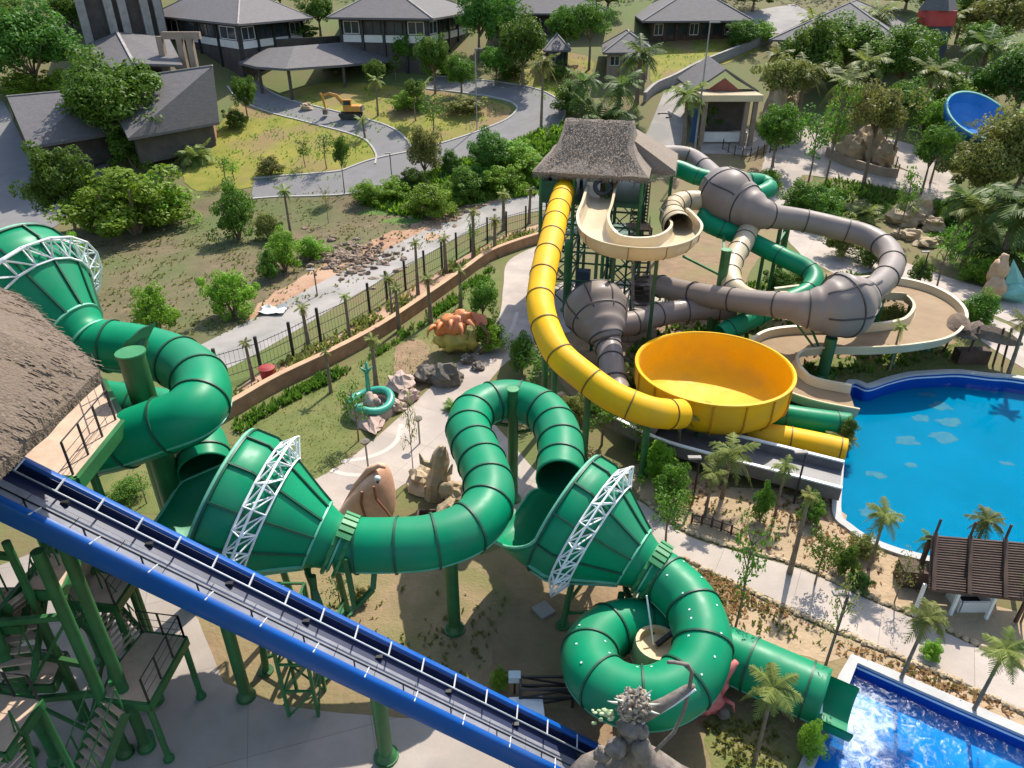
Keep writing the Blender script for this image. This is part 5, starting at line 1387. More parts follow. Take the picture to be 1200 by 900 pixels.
# carved totem
q = G(512,580); t = thing('totem', 'jagged dark tan carved totem with rocks beside the green loop', 'sculpture', q)
mb = MB(); zz = [0,.5,1.0,1.5,2.0,2.5,2.9]; rr0 = [.62,.55,.60,.42,.48,.36,.10]
for z_, r_ in zip(zz, rr0):
    for k in range(12):
        a = 2*math.pi*k/12; w = r_*(1+.35*noise.noise(Vector((math.cos(a)*2, math.sin(a)*2, z_*2)))); mb.v.append((q.x+w*math.cos(a)+.12*z_, q.y+w*math.sin(a), z_))
for i in range(len(zz)-1):
    for k in range(12): mb.f.append((i*12+k, i*12+(k+1) % 12, (i+1)*12+(k+1) % 12, (i+1)*12+k))
mb.f.append(tuple(range(72, 84))); mb.build('trunk', m_rock, t)
for dx, z_ in ((.45,1.3),(-.35,1.9),(.3,2.3)): MB().rod([q+Vector((dx*.5,-.1,z_)), q+Vector((dx*1.6,-.25,z_+.25)), q+Vector((dx*1.9,-.2,z_+.7))], [.2,.14,.03], 8).build('branch', m_rock, t)
lump([(q+Vector((.55,-.75,.9)), (.35,.3,.45), .3, 3)], 'head', m_rock, t)
q = G(502,622); t = thing('crate', 'small open wooden crate behind the horizontal green tube', 'crate', q)
mb = MB()
for (x, y, sx, sy) in ((0,-.3,1.0,.08),(0,.3,1.0,.08),(-.5,0,.08,.68),(.5,0,.08,.68)): mb.box(q+Vector((x,y+.5,.3)), (sx,sy,.55), 0)
mb.build('side_wall', m_timber, t); MB().box(q+Vector((0,.5,.06)), (.9,.55,.05)).build('floor', m_wallw, t)
# barrels inside the last loop
for (u, v, s, lab) in ((763,806,1.35,'tan barrel with dark stick inside the last green loop'),(785,790,1.1,'orange brown barrel half hidden behind the tan barrel')):
    q = G(u, v); t = thing('barrel', lab, 'barrel', q)
    MB().lathe([(.02,0),(.42*s,0),(.56*s,.5*s),(.62*s,1.0*s),(.60*s,1.5*s),(.55*s,1.75*s),(.46*s,1.75*s),(.44*s,1.55*s),(.02,1.5*s)], q, 24).build('body', m_barrel if s > 1.2 else m_wallo, t, auto=40)
    for z_ in (.5, 1.2): MB().lathe([(.6*s*(1 if z_ > 1 else .94),z_*s-.04),(.645*s*(1 if z_ > 1 else .94),z_*s),(.6*s*(1 if z_ > 1 else .94),z_*s+.04)], q, 24).build('hoop', m_rock, t)
    if s > 1.2:
        MB().beam(q+Vector((0,.1,2.1)), q+Vector((.9,.4,2.75)), .14).build('stick', m_black, t); MB().rod([q+Vector((-.1,.1,2.1)), q+Vector((-.35,.9,3.6))], .03, 6).build('pole', m_white, t)
# weathered grey tree figure with flower crown in the foreground
q = G(748,962); q = Vector((4.1,11.3,0)); t = thing('tree_sculpture', 'weathered grey tree figure with a knobbly crown in front of the last green loop', 'sculpture', q)
def tz(u, v, y): return Y(u, v, y)
yb = 12.4
mb = MB(); mb.rod([tz(765,960,yb), tz(752,905,yb), tz(742,868,yb), tz(740,845,yb)], [.85,.6,.42,.32], 14)
mb.rod([tz(752,905,yb), tz(715,888,yb-.1), tz(690,900,yb-.2), tz(668,925,yb-.3)], [.38,.36,.38,.42], 12)
mb.rod([tz(760,890,yb), tz(790,910,yb), tz(830,930,yb)], [.4,.4,.42], 12)
body = mb.build('trunk', m_greybone, t, smooth=True)
lump([(tz(738,853,yb-.2), (.34,.3,.26), .3, 2), (tz(752,858,yb-.2), (.2,.2,.2), .3, 3), (tz(722,877,yb-.4), (.3,.26,.28), .3, 4), (tz(706,884,yb-.3), (.24,.2,.26), .4, 5), (tz(748,884,yb-.4), (.3,.26,.5), .5, 6)], 'knot', m_greybone, t)
rnd = random.Random(5); kc = tz(742,826,yb)
mb = MB().ball(kc, (.4,.36,.38), 16, 12, .5, 3)
for k in range(150):
    p = kc+Vector((rnd.gauss(0,1), rnd.gauss(0,1), rnd.gauss(0,1))).normalized()*rnd.uniform(.30,.46); mb.ball(p, rnd.uniform(.035,.08), 7, 5, .3, k)
mb.build('knob', M('brown_white_knobs', (.10,.07,.045), (.45,.38,.31), 9, rough=.9, detail=2), t)
mb = MB()
for k in range(7):
    a = k/7*math.pi*1.2-.2; d = Vector((math.cos(a), rnd.uniform(-.3,.3), math.sin(a))); c = tz(742,826,yb); mb.rod([c+d*.42, c+d*.58, c+d*.70+Vector((0,0,.03))], [.045,.03,.008], 6)
mb.build('spike', M('cream_spike', (.6,.6,.5)), t)
mb = MB().ball(tz(712,836,yb), (.2,.1,.13), 8, 6, .5, 2)
for k in range(14):
    p = tz(712,836,yb)+Vector((rnd.gauss(0,.22), rnd.gauss(0,.15), rnd.gauss(0,.14))); mb.ball(p, (rnd.uniform(.04,.1), .05, rnd.uniform(.03,.07)), 6, 4, .3, k)
mb.build('leaf', M('pale_green_leaf', (.25,.36,.16), (.5,.55,.35), 4), t)
MB().rod([tz(752,838,yb), tz(780,824,yb+.2), tz(806,807,yb+.3), tz(814,803,yb+.3)], [.22,.17,.12,.05], 10).build('branch', m_greybone, t, smooth=True)
MB().rod([tz(768,880,yb-.2), tz(790,858,yb+.2), tz(802,832,yb+.3), tz(808,806,yb+.3), tz(811,788,yb+.3), tz(806,779,yb+.3), tz(790,776,yb+.35), tz(782,776,yb+.35)], .055, 8).build('pipe', m_greybone, t, smooth=True)
MB().rod([tz(752,848,yb-.1), tz(790,826,yb+.1), tz(815,808,yb+.2)], .035, 6).build('cable', m_white, t)
# red creature under the loop
q = G(826,836); t = thing('creature_sculpture', 'pink red creature sculpture peeking out under the last green loop', 'sculpture', q)
lump([(q+Vector((0,.2,.45)), (.65,.5,.45), .4, 3), (q+Vector((.45,.6,.9)), (.4,.4,.6), .4, 4)], 'body', m_pink, t)
MB().rod([q+Vector(p) for p in ((.3,.3,.8),(.7,.5,1.5),(.95,.6,1.9))], [.2,.16,.1], 10).build('claw', m_pink, t, smooth=True)
lump([(q+Vector((.55,-.2,.25)), (.22,.2,.2), .2, 6)], 'foot', m_rockd, t)
MB().rod([q+Vector(p) for p in ((.6,.2,.5),(.9,0,.5),(.95,-.1,.2))], [.1,.07,.03], 8).build('leg', m_pink, t, smooth=True)
# white boards and cases on the dirt
q = G(612,838); t = thing('white_board', 'white square board lying on the dirt beside the conveyor', 'board', q)
MB().box(q+Vector((.15,-.1,.42)), (1.15,1.0,.06), R(4)).build('top', m_white, t)
for x in (-.4,.6):
    for y in (-.45,.3): MB().beam(q+Vector((x,y,0)), q+Vector((x,y,.4)), .06).build('leg', m_black, t)
q = G(603,812); t = thing('control_box', 'small pale blue box on a post near the conveyor', 'box', q)
MB().beam(q, q+Vector((0,0,.8)), .08).build('post', m_black, t); MB().box(q+Vector((0,0,.85)), (.42,.3,.28)).build('case', M('pale_blue_case', (.45,.55,.58)), t)
q = G(637,716); tag(MB().box(q+Vector((0,0,.06)), (.65,.7,.1), R(35)).build('cover_plate', m_stone), 'grey square cover plate on the shaded ground under the third funnel', 'cover')
# frame added in place of the lattice ring shadow on the dirt
q = G(640,822); t = thing('lattice_shadow_frame', 'dark frame added as the lattice ring shadow right of the white board', 'shadow_frame', q)
lattice(t, q+Vector((-.9,-.2,0)), q+Vector((.9,-.2,0)), .9, .5, 2, m_black)
# red bin by the fence
q = G(315,446); t = thing('red_bin', 'small red bin between fence and wall', 'bin', q)
MB().rod([q, q+Vector((0,0,.85))], [.38,.46], 14).build('body', m_redp, t, auto=40); MB().lathe([(.5,.85),(.52,.92),(.3,1.02),(.02,1.05)], q, 16).build('lid', M('dark_red', (.3,.03,.03)), t)
# leaf-shaped shade pavilion on the right
q = G(1146,428); t = thing('leaf_shade', 'brown leaf shaped shade roof on thin legs beside the tan flume', 'shade', q)
def leafroof(c, L, W_, a, z, tilt, rt):
    mb = MB(); d = Vector((math.cos(a), math.sin(a), 0)); s = Vector((-d.y, d.x, 0)); n = 10
    for i in range(n+1):
        f = i/n; w = W_*math.sin(math.pi*min(1, f*.94+.03))**.8
        for k in (-1,-.5,0,.5,1): mb.v.append(tuple(c+d*(f-.5)*L+s*w*k+Vector((0,0,z+.55*math.sin(math.pi*f)-tilt*abs(k)**1.5*w-f*.5))))
    for i in range(n):
        for k in range(4): mb.f.append((i*5+k, i*5+k+1, (i+1)*5+k+1, (i+1)*5+k))
    o = mb.build('leaf_roof', M('brown_leaf', (.12,.085,.06), (.2,.145,.105), 3, rough=.9, bump=.5) if 'brown_leaf' not in bpy.data.materials else bpy.data.materials['brown_leaf'], rt)
    m_ = o.modifiers.new('solid', 'SOLIDIFY'); m_.thickness = .06; return o
leafroof(q+Vector((.5,.3,0)), 3.4, .75, R(-25), 2.3, 1.0, t); leafroof(q+Vector((-1.0,1.6,0)), 3.6, .7, R(75), 2.6, 1.0, t); leafroof(q+Vector((-1.5,.9,0)), 3.0, .6, R(110), 2.2, 1.0, t); leafroof(q+Vector((-.3,1.0,0)), 3.2, .6, R(40), 2.4, 1.0, t)
for x, y in ((-.8,.2),(.9,-.1),(1.5,-.1),(.1,1.3),(-1.3,1.8)): MB().rod([q+Vector((x,y,0)), q+Vector((x*.8,y,2.7))], .07, 8).build('leg', m_timber, t)
MB().box(q+Vector((-.3,.5,.45)), (2.0,.8,.9)).build('counter', m_timber, t)
# pale teal mermaid-like figure
q = G(1178,352); t = thing('tail_sculpture', 'pale teal finned tail sculpture with tan rocky body at the right edge', 'sculpture', q)
lump([(q+Vector((-.9,.3,.8)), (.8,.7,1.0), .4, 5), (q+Vector((-.8,.8,2.0)), (.65,.6,.9), .4, 6), (q+Vector((-.6,.9,2.9)), (.4,.4,.5), .4, 7)], 'body', m_skin, t)
mb = MB(); mb.slab([q+Vector(p) for p in ((-.4,.2,.3),(.2,1.0,3.0),(1.2,.6,1.6),(2.6,.7,1.4),(2.5,-.1,.3),(1.0,-.6,.1))], .25); o = mb.build('tail_fin', m_paleteal, t)
lump([(q+Vector((.8,0,.6)), (1.4,.8,.7), .3, 9)], 'tail', m_paleteal, t)
# small blue splash bowl at the top right
q = G(1127,168); t = thing('splash_bowl', 'blue splash bowl with pale rim among the trees at the upper right', 'slide', q)
zq = terrain(q.y); MB().lathe([(.02,.6),(2.0,.7),(3.3,1.2),(3.8,2.2),(4.0,2.25),(4.05,2.0),(3.5,1.0),(2.2,.3),(.02,.2)], q, 40).build('bowl', M('bright_blue_paint', (.01,.17,.52), (.015,.22,.6), .8, rough=.35), t, auto=40)
MB().lathe([(3.78,2.25),(3.8,2.36),(4.02,2.36),(4.04,2.24)], q, 40).build('rim', m_paleteal, t)
for c_ in t.children: c_.location = (0,0,1.6); c_.rotation_euler = (R(32),R(8),0)
MB().rod([q, q+Vector((0,.8,2.2))], 1.2, 12).build('plinth', m_stone, t)
# path lamps
def lamp(u, v, h, lab, head='cap'):
    q = G(u, v); t = thing('path_lamp', lab, 'lamp', q, 'lamps along the garden paths')
    MB().rod([q, q+Vector((0,0,h))], .05, 8).build('pole', m_stone if head == 'cap' else m_black, t)
    if head == 'cap': MB().lathe([(.05,h-.1),(.1,h-.05),(.24,h+.10),(.24,h+.15),(.02,h+.2)], q, 18).build('lamp_head', m_rockd, t, auto=50)
    else: MB().box(q+Vector((-.25,0,h)), (.6,.22,.09)).build('lamp_head', m_stone, t)
lamp(432,552,1.7,'mushroom shaped path lamp behind the salmon fish head')
lamp(492,520,1.5,'mushroom shaped path lamp left of the green loop')
lamp(755,520,1.5,'short path lamp below the yellow bowl')
lamp(372,347,2.2,'thin lamp post on the dirt beside the concrete road','arm'); lamp(459,207,2.6,'thin lamp post on the winding drive by the hedge','arm')
lamp(1075,340,3.2,'thin lamp post on the back path beside the tan flume','arm'); lamp(812,588,2.6,'thin lamp post at the start of the sandy bed','arm'); lamp(930,590,3.0,'thin lamp post at the rim of the big pool','arm'); lamp(968,778,3.6,'thin lamp post on the sandy strip above the outlet tube','arm')
q = G(814,176); t = thing('lamp_post', 'very tall grey lamp mast left of the kiosk', 'lamp post', q)
MB().rod([q, q+Vector((0,0,hgt(q, 150)))], [.14,.07], 10).build('mast', m_stone, t); hh = hgt(q,150); MB().box(q+Vector((.5,0,hh)), (1.2,.3,.12)).build('lamp_head', m_stone, t)
q = G(559,152); t = thing('lamp_post', 'tall thin mast beside the winding drive', 'lamp post', q); hh = hgt(q, 95); MB().rod([q, q+Vector((0,0,hh))], .07, 8).build('mast', m_stone, t); MB().box(q+Vector((.4,0,hh)), (.9,.25,.1)).build('lamp_head', m_stone, t)
# hose on the lane, rubble and plastic sheet by the road
q = G(778,136); pts = [q+Vector((math.cos(a)*.9, math.sin(a)*.7, .08+terrain(q.y+math.sin(a)*.7)-terrain(q.y))) for a in [k*.35 for k in range(-4, 8)]]
tag(MB().rod(pts, .09, 7).build('hose', m_black, smooth=True), 'black curved hose lying on the grey lane', 'hose')
rnd = random.Random(9); mb = MB()
for k in range(260):
    p = G(rnd.gauss(408,26), rnd.gauss(303,11)); mb.ball(p+Vector((0,0,.05)), (rnd.uniform(.1,.45), rnd.uniform(.1,.35), rnd.uniform(.06,.3)), 7, 5, .5, k)
for k in range(120):
    p = G(rnd.gauss(520,22), rnd.gauss(247,6)); mb.ball(p+Vector((0,0,.05)), (rnd.uniform(.1,.5), rnd.uniform(.1,.4), rnd.uniform(.06,.3)), 7, 5, .5, k)
tag(mb.build('rubble', M('brown_debris', (.12,.08,.055), (.36,.27,.2), 1.6, rough=.95)), kind='stuff')
mb = MB(); q = G(320,366)
for i in range(9):
    for j in range(7): x = (i-4)*.24; y = (j-3)*.22; mb.v.append((q.x+x+.1*noise.noise(Vector((x,y,3))*2), q.y+y, .22+.42*noise.noise(Vector((x*2.1, y*2.1, 1)))+.16*noise.noise(Vector((x*4,y*4,2)))))
for i in range(8):
    for j in range(6): mb.f.append((i*7+j, i*7+j+1, (i+1)*7+j+1, (i+1)*7+j))
o = mb.build('plastic_sheet', m_wallw); m_ = o.modifiers.new('solid','SOLIDIFY'); m_.thickness = .02; tag(o, 'crumpled pale plastic sheet on the dirt beside the concrete road', 'sheet')
# foam where the tube lands: thick at the outlet, breaking up along the stream
m, nt, b = newmat('broken_foam'); N = nt.nodes; L = nt.links
b.inputs['Base Color'].default_value = (.82,.87,.9,1); b.inputs['Roughness'].default_value = .7
geo = N.new('ShaderNodeNewGeometry'); nz = N.new('ShaderNodeTexNoise'); nz.inputs['Scale'].default_value = 3.2; nz.inputs['Detail'].default_value = 9; nz.inputs['Roughness'].default_value = .7; nz.inputs['Distortion'].default_value = 1.2
L.new(geo.outputs['Position'], nz.inputs['Vector'])
f0_ = G(1000,850,-.20); vd = N.new('ShaderNodeVectorMath'); vd.operation = 'DISTANCE'; vd.inputs[1].default_value = f0_; L.new(geo.outputs['Position'], vd.inputs[0])
md = N.new('ShaderNodeMapRange'); md.inputs['From Min'].default_value = .3; md.inputs['From Max'].default_value = 3.4; md.inputs['To Min'].default_value = .27; md.inputs['To Max'].default_value = -.2; L.new(vd.outputs['Value'], md.inputs['Value'])
sm_ = N.new('ShaderNodeMath'); sm_.operation = 'ADD'; L.new(nz.outputs['Fac'], sm_.inputs[0]); L.new(md.outputs['Result'], sm_.inputs[1])
mr = N.new('ShaderNodeMapRange'); mr.inputs['From Min'].default_value = .50; mr.inputs['From Max'].default_value = 1.0; L.new(sm_.outputs[0], mr.inputs['Value'])
tb_ = N.new('ShaderNodeBsdfTransparent'); mx = N.new('ShaderNodeMixShader'); L.new(mr.outputs['Result'], mx.inputs[0]); L.new(tb_.outputs[0], mx.inputs[1]); L.new(b.outputs[0], mx.inputs[2])
L.new(mx.outputs[0], N['Material Output'].inputs['Surface'])
a0 = G(990,838,-.20); a1 = G(1100,905,-.20); dd = (a1-a0); LL = dd.length; dd /= LL; ss = Vector((-dd.y, dd.x, 0)); mb = MB(); den = []
NI, NJ = 40, 28
for i in range(NI+1):
    for j in range(NJ+1):
        f = i/NI; k = (j/NJ-.5)*2; w_ = 1.3+2.6*f; p = a0+dd*(f*LL*1.5-.6)+ss*k*w_
        p.z = -.195+.05*max(0, 1-f*1.6)*(1-k*k)*(1+noise.noise(p*2)); mb.v.append(tuple(p))
        den.append(max(-.1, .85*(1-f)**1.3*(1-abs(k)**2.2)+.05*(1-k*k)))
for i in range(NI):
    for j in range(NJ):
        q_ = [i*(NJ+1)+j, i*(NJ+1)+j+1, (i+1)*(NJ+1)+j+1, (i+1)*(NJ+1)+j]
        if all(inside(mb.v[n_], pool2_ol) for n_ in q_): mb.f.append(tuple(q_))
me = bpy.data.meshes.new('foam'); me.from_pydata(mb.v, [], mb.f); at_ = me.attributes.new('density', 'FLOAT', 'POINT'); at_.data.foreach_set('value', den)
for p in me.polygons: p.use_smooth = True
me.materials.append(m); o = bpy.data.objects.new('foam', me); COL.objects.link(o); tag(o, kind='stuff')
# ------------------------------------------------------------------ plants
def leaves(mb_v, mb_f, c, r, n, leaf, rnd, up=.35, flat=1.0):
    for _ in range(n):
        while True:
            d = Vector((rnd.uniform(-1,1), rnd.uniform(-1,1), rnd.uniform(-1,1)))
            if .05 < d.length < 1: break
        d = d.normalized()*(d.length**.45)
        p = c+Vector((d.x*r, d.y*r, d.z*r*flat))
        nrm = (d*.8+Vector((rnd.gauss(0,.5), rnd.gauss(0,.5), rnd.gauss(0,.5)+up))).normalized()
        a = nrm.cross(Vector((rnd.gauss(0,1), rnd.gauss(0,1), rnd.gauss(0,1)))).normalized(); b = nrm.cross(a)
        s = leaf*rnd.uniform(.6,1.35); i = len(mb_v)
        mb_v += [tuple(p-a*s), tuple(p+b*s*.5), tuple(p+a*s), tuple(p-b*s*.5)]; mb_f.append((i,i+1,i+2,i+3))
def crown(seed, nc, cr, per, leaf, c, r, hollow=.55, flat=.8, skew=0):
    rnd = random.Random(seed); mb = MB(); c = Vector(c)
    for k in range(nc):
        z = rnd.uniform(-.75, 1); a = rnd.uniform(0, 6.283); q = math.sqrt(max(0, 1-z*z)); f = rnd.uniform(hollow, 1.0)
        lob = 1+.75*noise.noise(Vector((math.cos(a)*1.5, math.sin(a)*1.5, z*1.5+seed*3.7)))+.25*noise.noise(Vector((math.cos(a)*4, math.sin(a)*4, z*4+seed)))
        p = c+Vector((math.cos(a)*q*r[0]*f*lob, math.sin(a)*q*r[1]*f*lob, z*r[2]*f*lob))
        leaves(mb.v, mb.f, p, cr*rnd.uniform(.6,1.25), int(per*rnd.uniform(.7,1.3)), leaf, rnd, flat=flat)
    return mb
STORE = []
def proto_tree(seed, nc, cr, per, leaf, c, r, th, mat, flat=.8, tr=.028, hollow=.55, name='tree'):
    t = bpy.data.objects.new(name, None); COL.objects.link(t)
    rnd = random.Random(seed+99); mb = MB()
    top = Vector(c)
    pts = [Vector((0,0,-.02)), Vector((rnd.uniform(-.01,.01), rnd.uniform(-.01,.01), th*.5)), Vector((top.x*.5, top.y*.5, th)), top+Vector((0,0,r[2]*.4))]
    mb.rod(catmull(pts, 4), [tr*1.3*(1-.07*i) for i in range(13)], 8)
    for k in range(6):
        a = k*1.05+rnd.uniform(-.3,.3); z = th*rnd.uniform(.75,1.15); b = top+Vector((math.cos(a)*r[0]*.75, math.sin(a)*r[1]*.75, r[2]*rnd.uniform(-.3,.5)))
        m = Vector((top.x*.3, top.y*.3, z)); mb.rod([m, m.lerp(b,.5)+Vector((0,0,-.02)), b], [tr*.7, tr*.45, tr*.15], 6)
    mb.build('trunk', m_trunk, t, smooth=True)
    cr_ = crown(seed, nc, cr, per, leaf, c, r, hollow, flat).build('crown', mat, t)
    STORE.append(t); return t
def proto_shrub(seed, nc, cr, per, leaf, r, mat, flat=.85):
    t = bpy.data.objects.new('shrub', None); COL.objects.link(t); mb = crown(seed, nc, cr, per, leaf, (0,0,.46), (r[0],r[1],.46), .4, flat)
    mb.v = [(x, y, max(z, .01)) for x, y, z in mb.v]
    mb.build('foliage', mat, t); st = MB(); rnd = random.Random(seed)
    for k in range(5): a = k*1.26; st.rod([(0,0,-.03), (math.cos(a)*.15, math.sin(a)*.15, .35), (math.cos(a)*.28, math.sin(a)*.28, .7)], [.03,.02,.008], 5)
    st.build('stem', m_trunk, t); STORE.append(t); return t
def frond(v, f, base, a, L, rise, droop, lw, rnd, nl=18, w=1.0):
    d = Vector((math.cos(a), math.sin(a), 0)); s = Vector((-d.y, d.x, 0)); pts = []
    for i in range(nl+1):
        q = i/nl; pts.append(base+d*L*(q*(1-.18*q*droop))+Vector((0,0,rise*L*q-droop*L*q*q*.95)))
    for i in range(nl):
        p = pts[i]; n = len(v); wd = lw*.10; v += [tuple(p-s*wd), tuple(p+s*wd), tuple(pts[i+1]+s*wd*.7), tuple(pts[i+1]-s*wd*.7)]; f.append((n,n+1,n+2,n+3))
        if i == 0: continue
        t = (pts[i+1]-p).normalized(); ll = L*.36*math.sin(math.pi*(i/nl*.85+.12))*w
        for k in (-1,1):
            e = (s*k*.85+t*.55+Vector((0,0,-.38+rnd.uniform(-.25,.2)))).normalized(); q = p+e*ll*rnd.uniform(.8,1.15); n = len(v)
            hw = t*lw*.30; v += [tuple(p-hw), tuple(p+hw), tuple(q+hw*.25), tuple(q-hw*.25)]; f.append((n,n+1,n+2,n+3))
def proto_palm(seed, nf, mat, th=.72, L=.5, tr=.034, tmat=None, curve=.0, fan=False, base_th=1.35):
    t = bpy.data.objects.new('palm_tree', None); COL.objects.link(t); rnd = random.Random(seed)
    pts = catmull([Vector((0,0,-.02)), Vector((curve*.3,0,th*.35)), Vector((curve*.7,0,th*.7)), Vector((curve,0,th))], 5); n = len(pts)
    tk = MB().rod(pts, [tr*(base_th-(base_th-.8)*(i/(n-1))**.6)*(1+.06*(i % 2)) for i in range(n)], 9)
    tk.build('trunk', tmat or m_trunk, t, smooth=True); v, f = [], []
    for k in range(nf):
        q = k/nf; a = k*2.39996+rnd.uniform(-.2,.2); rise = .95-1.35*q+rnd.uniform(-.25,.25); frond(v, f, pts[-1], a, L*rnd.uniform(.7,1.15)*(.85 if q < .2 else 1), rise, .35+.55*q, .055*L/.5, rnd, w=.8 if fan else 1)
    mb = MB(); mb.v, mb.f = v, f; mb.build('crown', mat, t)
    if seed % 2 == 0:
        v, f = [], []
        for k in range(4): frond(v, f, pts[-1]-Vector((0,0,.02)), k*1.7+.4, L*.55, -.5, .75, .03, rnd, 9)
        mb = MB(); mb.v, mb.f = v, f; mb.build('dry_frond', m_dry, t)
    STORE.append(t); return t
def proto_sapling(seed, mat, leafy=1.0):
    t = bpy.data.objects.new('sapling', None); COL.objects.link(t); rnd = random.Random(seed); mb = MB()
    pts = [Vector((0,0,-.02)), Vector((rnd.uniform(-.05,.05), 0, .35)), Vector((rnd.uniform(-.06,.06), rnd.uniform(-.05,.05), .7)), Vector((rnd.uniform(-.05,.05), 0, .97))]
    P = catmull(pts, 4); mb.rod(P, [.024*(1-.055*i) for i in range(len(P))], 7); v, f = [], []
    for k in range(9):
        z = .42+.06*k; a = k*2.4; b = P[min(len(P)-1, int(z*12))]; e = b+Vector((math.cos(a)*.3*rnd.uniform(.5,1), math.sin(a)*.3*rnd.uniform(.5,1), .16*rnd.uniform(.4,1.2)))
        mb.rod([b, b.lerp(e,.5)+Vector((0,0,.03)), e], [.011,.008,.003], 5)
        leaves(v, f, e, .14, int(60*leafy), .030, rnd); leaves(v, f, b.lerp(e,.6), .09, int(26*leafy), .030, rnd)
    mb.build('trunk', m_trunk, t, smooth=True); l = MB(); l.v, l.f = v, f; l.build('crown', mat, t); STORE.append(t); return t
PT = {}
for i in range(3): PT['t%d' % i] = proto_tree(10+i, 66, .125, 165, .021, (0,0,.63), (.38,.38,.30), .38, m_leafA)
for i in range(2): PT['o%d' % i] = proto_tree(20+i, 46, .115, 130, .019, (.02,0,.70), (.36,.36,.22), .50, m_leafD, tr=.022, hollow=.3)
for i in range(2): PT['b%d' % i] = proto_tree(30+i, 84, .135, 165, .021, (0,0,.54), (.36,.36,.40), .16, m_leafB, tr=.02, hollow=.35)
for i in range(2): PT['d%d' % i] = proto_tree(40+i, 90, .12, 165, .020, (0,0,.52), (.40,.40,.40), .14, m_leafC, tr=.02, hollow=.5)
for i in range(3): PT['s%d' % i] = proto_shrub(50+i, 54, .14, 150, .026, (.40,.40), m_leafA)
for i in range(2): PT['p%d' % i] = proto_palm(60+i, 17, m_palm, curve=.04*(1-2*i))
PT['q0'] = proto_palm(64, 14, m_palm, th=.80, L=.40, tr=.030, curve=-.03); PT['q1'] = proto_palm(65, 13, m_palm, th=.84, L=.34, tr=.034, curve=.05)
PT['k0'] = proto_palm(68, 26, m_palmd, th=.25, L=.62, tr=.03)
PT['y0'] = proto_palm(70, 13, m_palm, th=.86, L=.24, tr=.04, curve=.02, base_th=1.7); PT['y1'] = proto_palm(71, 11, m_palm, th=.88, L=.22, tr=.036, curve=-.04, base_th=1.7)
for i in range(3): PT['n%d' % i] = proto_sapling(80+i, m_leafA, (.6, .35, 1.0)[i])
TH = {'p0':.72,'p1':.72,'q0':.80,'q1':.84,'k0':.25,'y0':.86,'y1':.88}
used = set(); rp = random.Random(17)
KIND = {'t':('tree','tree'),'o':('tree','tree'),'b':('shrub','shrub'),'d':('tree','tree'),'s':('shrub','shrub'),'p':('palm_tree','palm tree'),'q':('palm_tree','palm tree'),'k':('palm_tree','palm tree'),'y':('palm_tree','palm tree'),'n':('sapling','young tree')}
MATS = {'A':m_leafA,'B':m_leafB,'C':m_leafC,'D':m_leafD,'P':m_palm,'Q':m_palmd,'Y':m_dry}
def plant(pk, mk, u, v, hp_, wp_, label, group=None, lean=0, leany=0):
    pr = PT[pk]; o = pr if pk not in used else copy_tree(pr)
    used.add(pk); p = G(u, v); o.location = p; nm, cat = KIND[pk[0]]; o.name = nm
    h = hgt(p, hp_); w = wp_*depth(p)/F
    k = {'p':.95,'q':.74,'k':1.2,'y':.46,'n':.62}.get(pk[0], .95)
    s = w/k
    if pk[0] in 'pqky':
        for ch in o.children:
            if not ch.name.startswith('trunk'):
                th_ = TH[pk]; ch.scale = (1, 1, s/h); ch.location = (0, 0, th_*(1-s/h))
    o.scale = (s, s, h); o.rotation_euler = (R(leany), R(lean), rp.uniform(0, 6.28) if not lean else 0)
    tag(o, label, cat, group)
    for ch in o.children:
        if ch.name.startswith(('crown','foliage')) and mk:
            ch.material_slots[0].link = 'OBJECT'; ch.material_slots[0].material = MATS[mk]
    return o
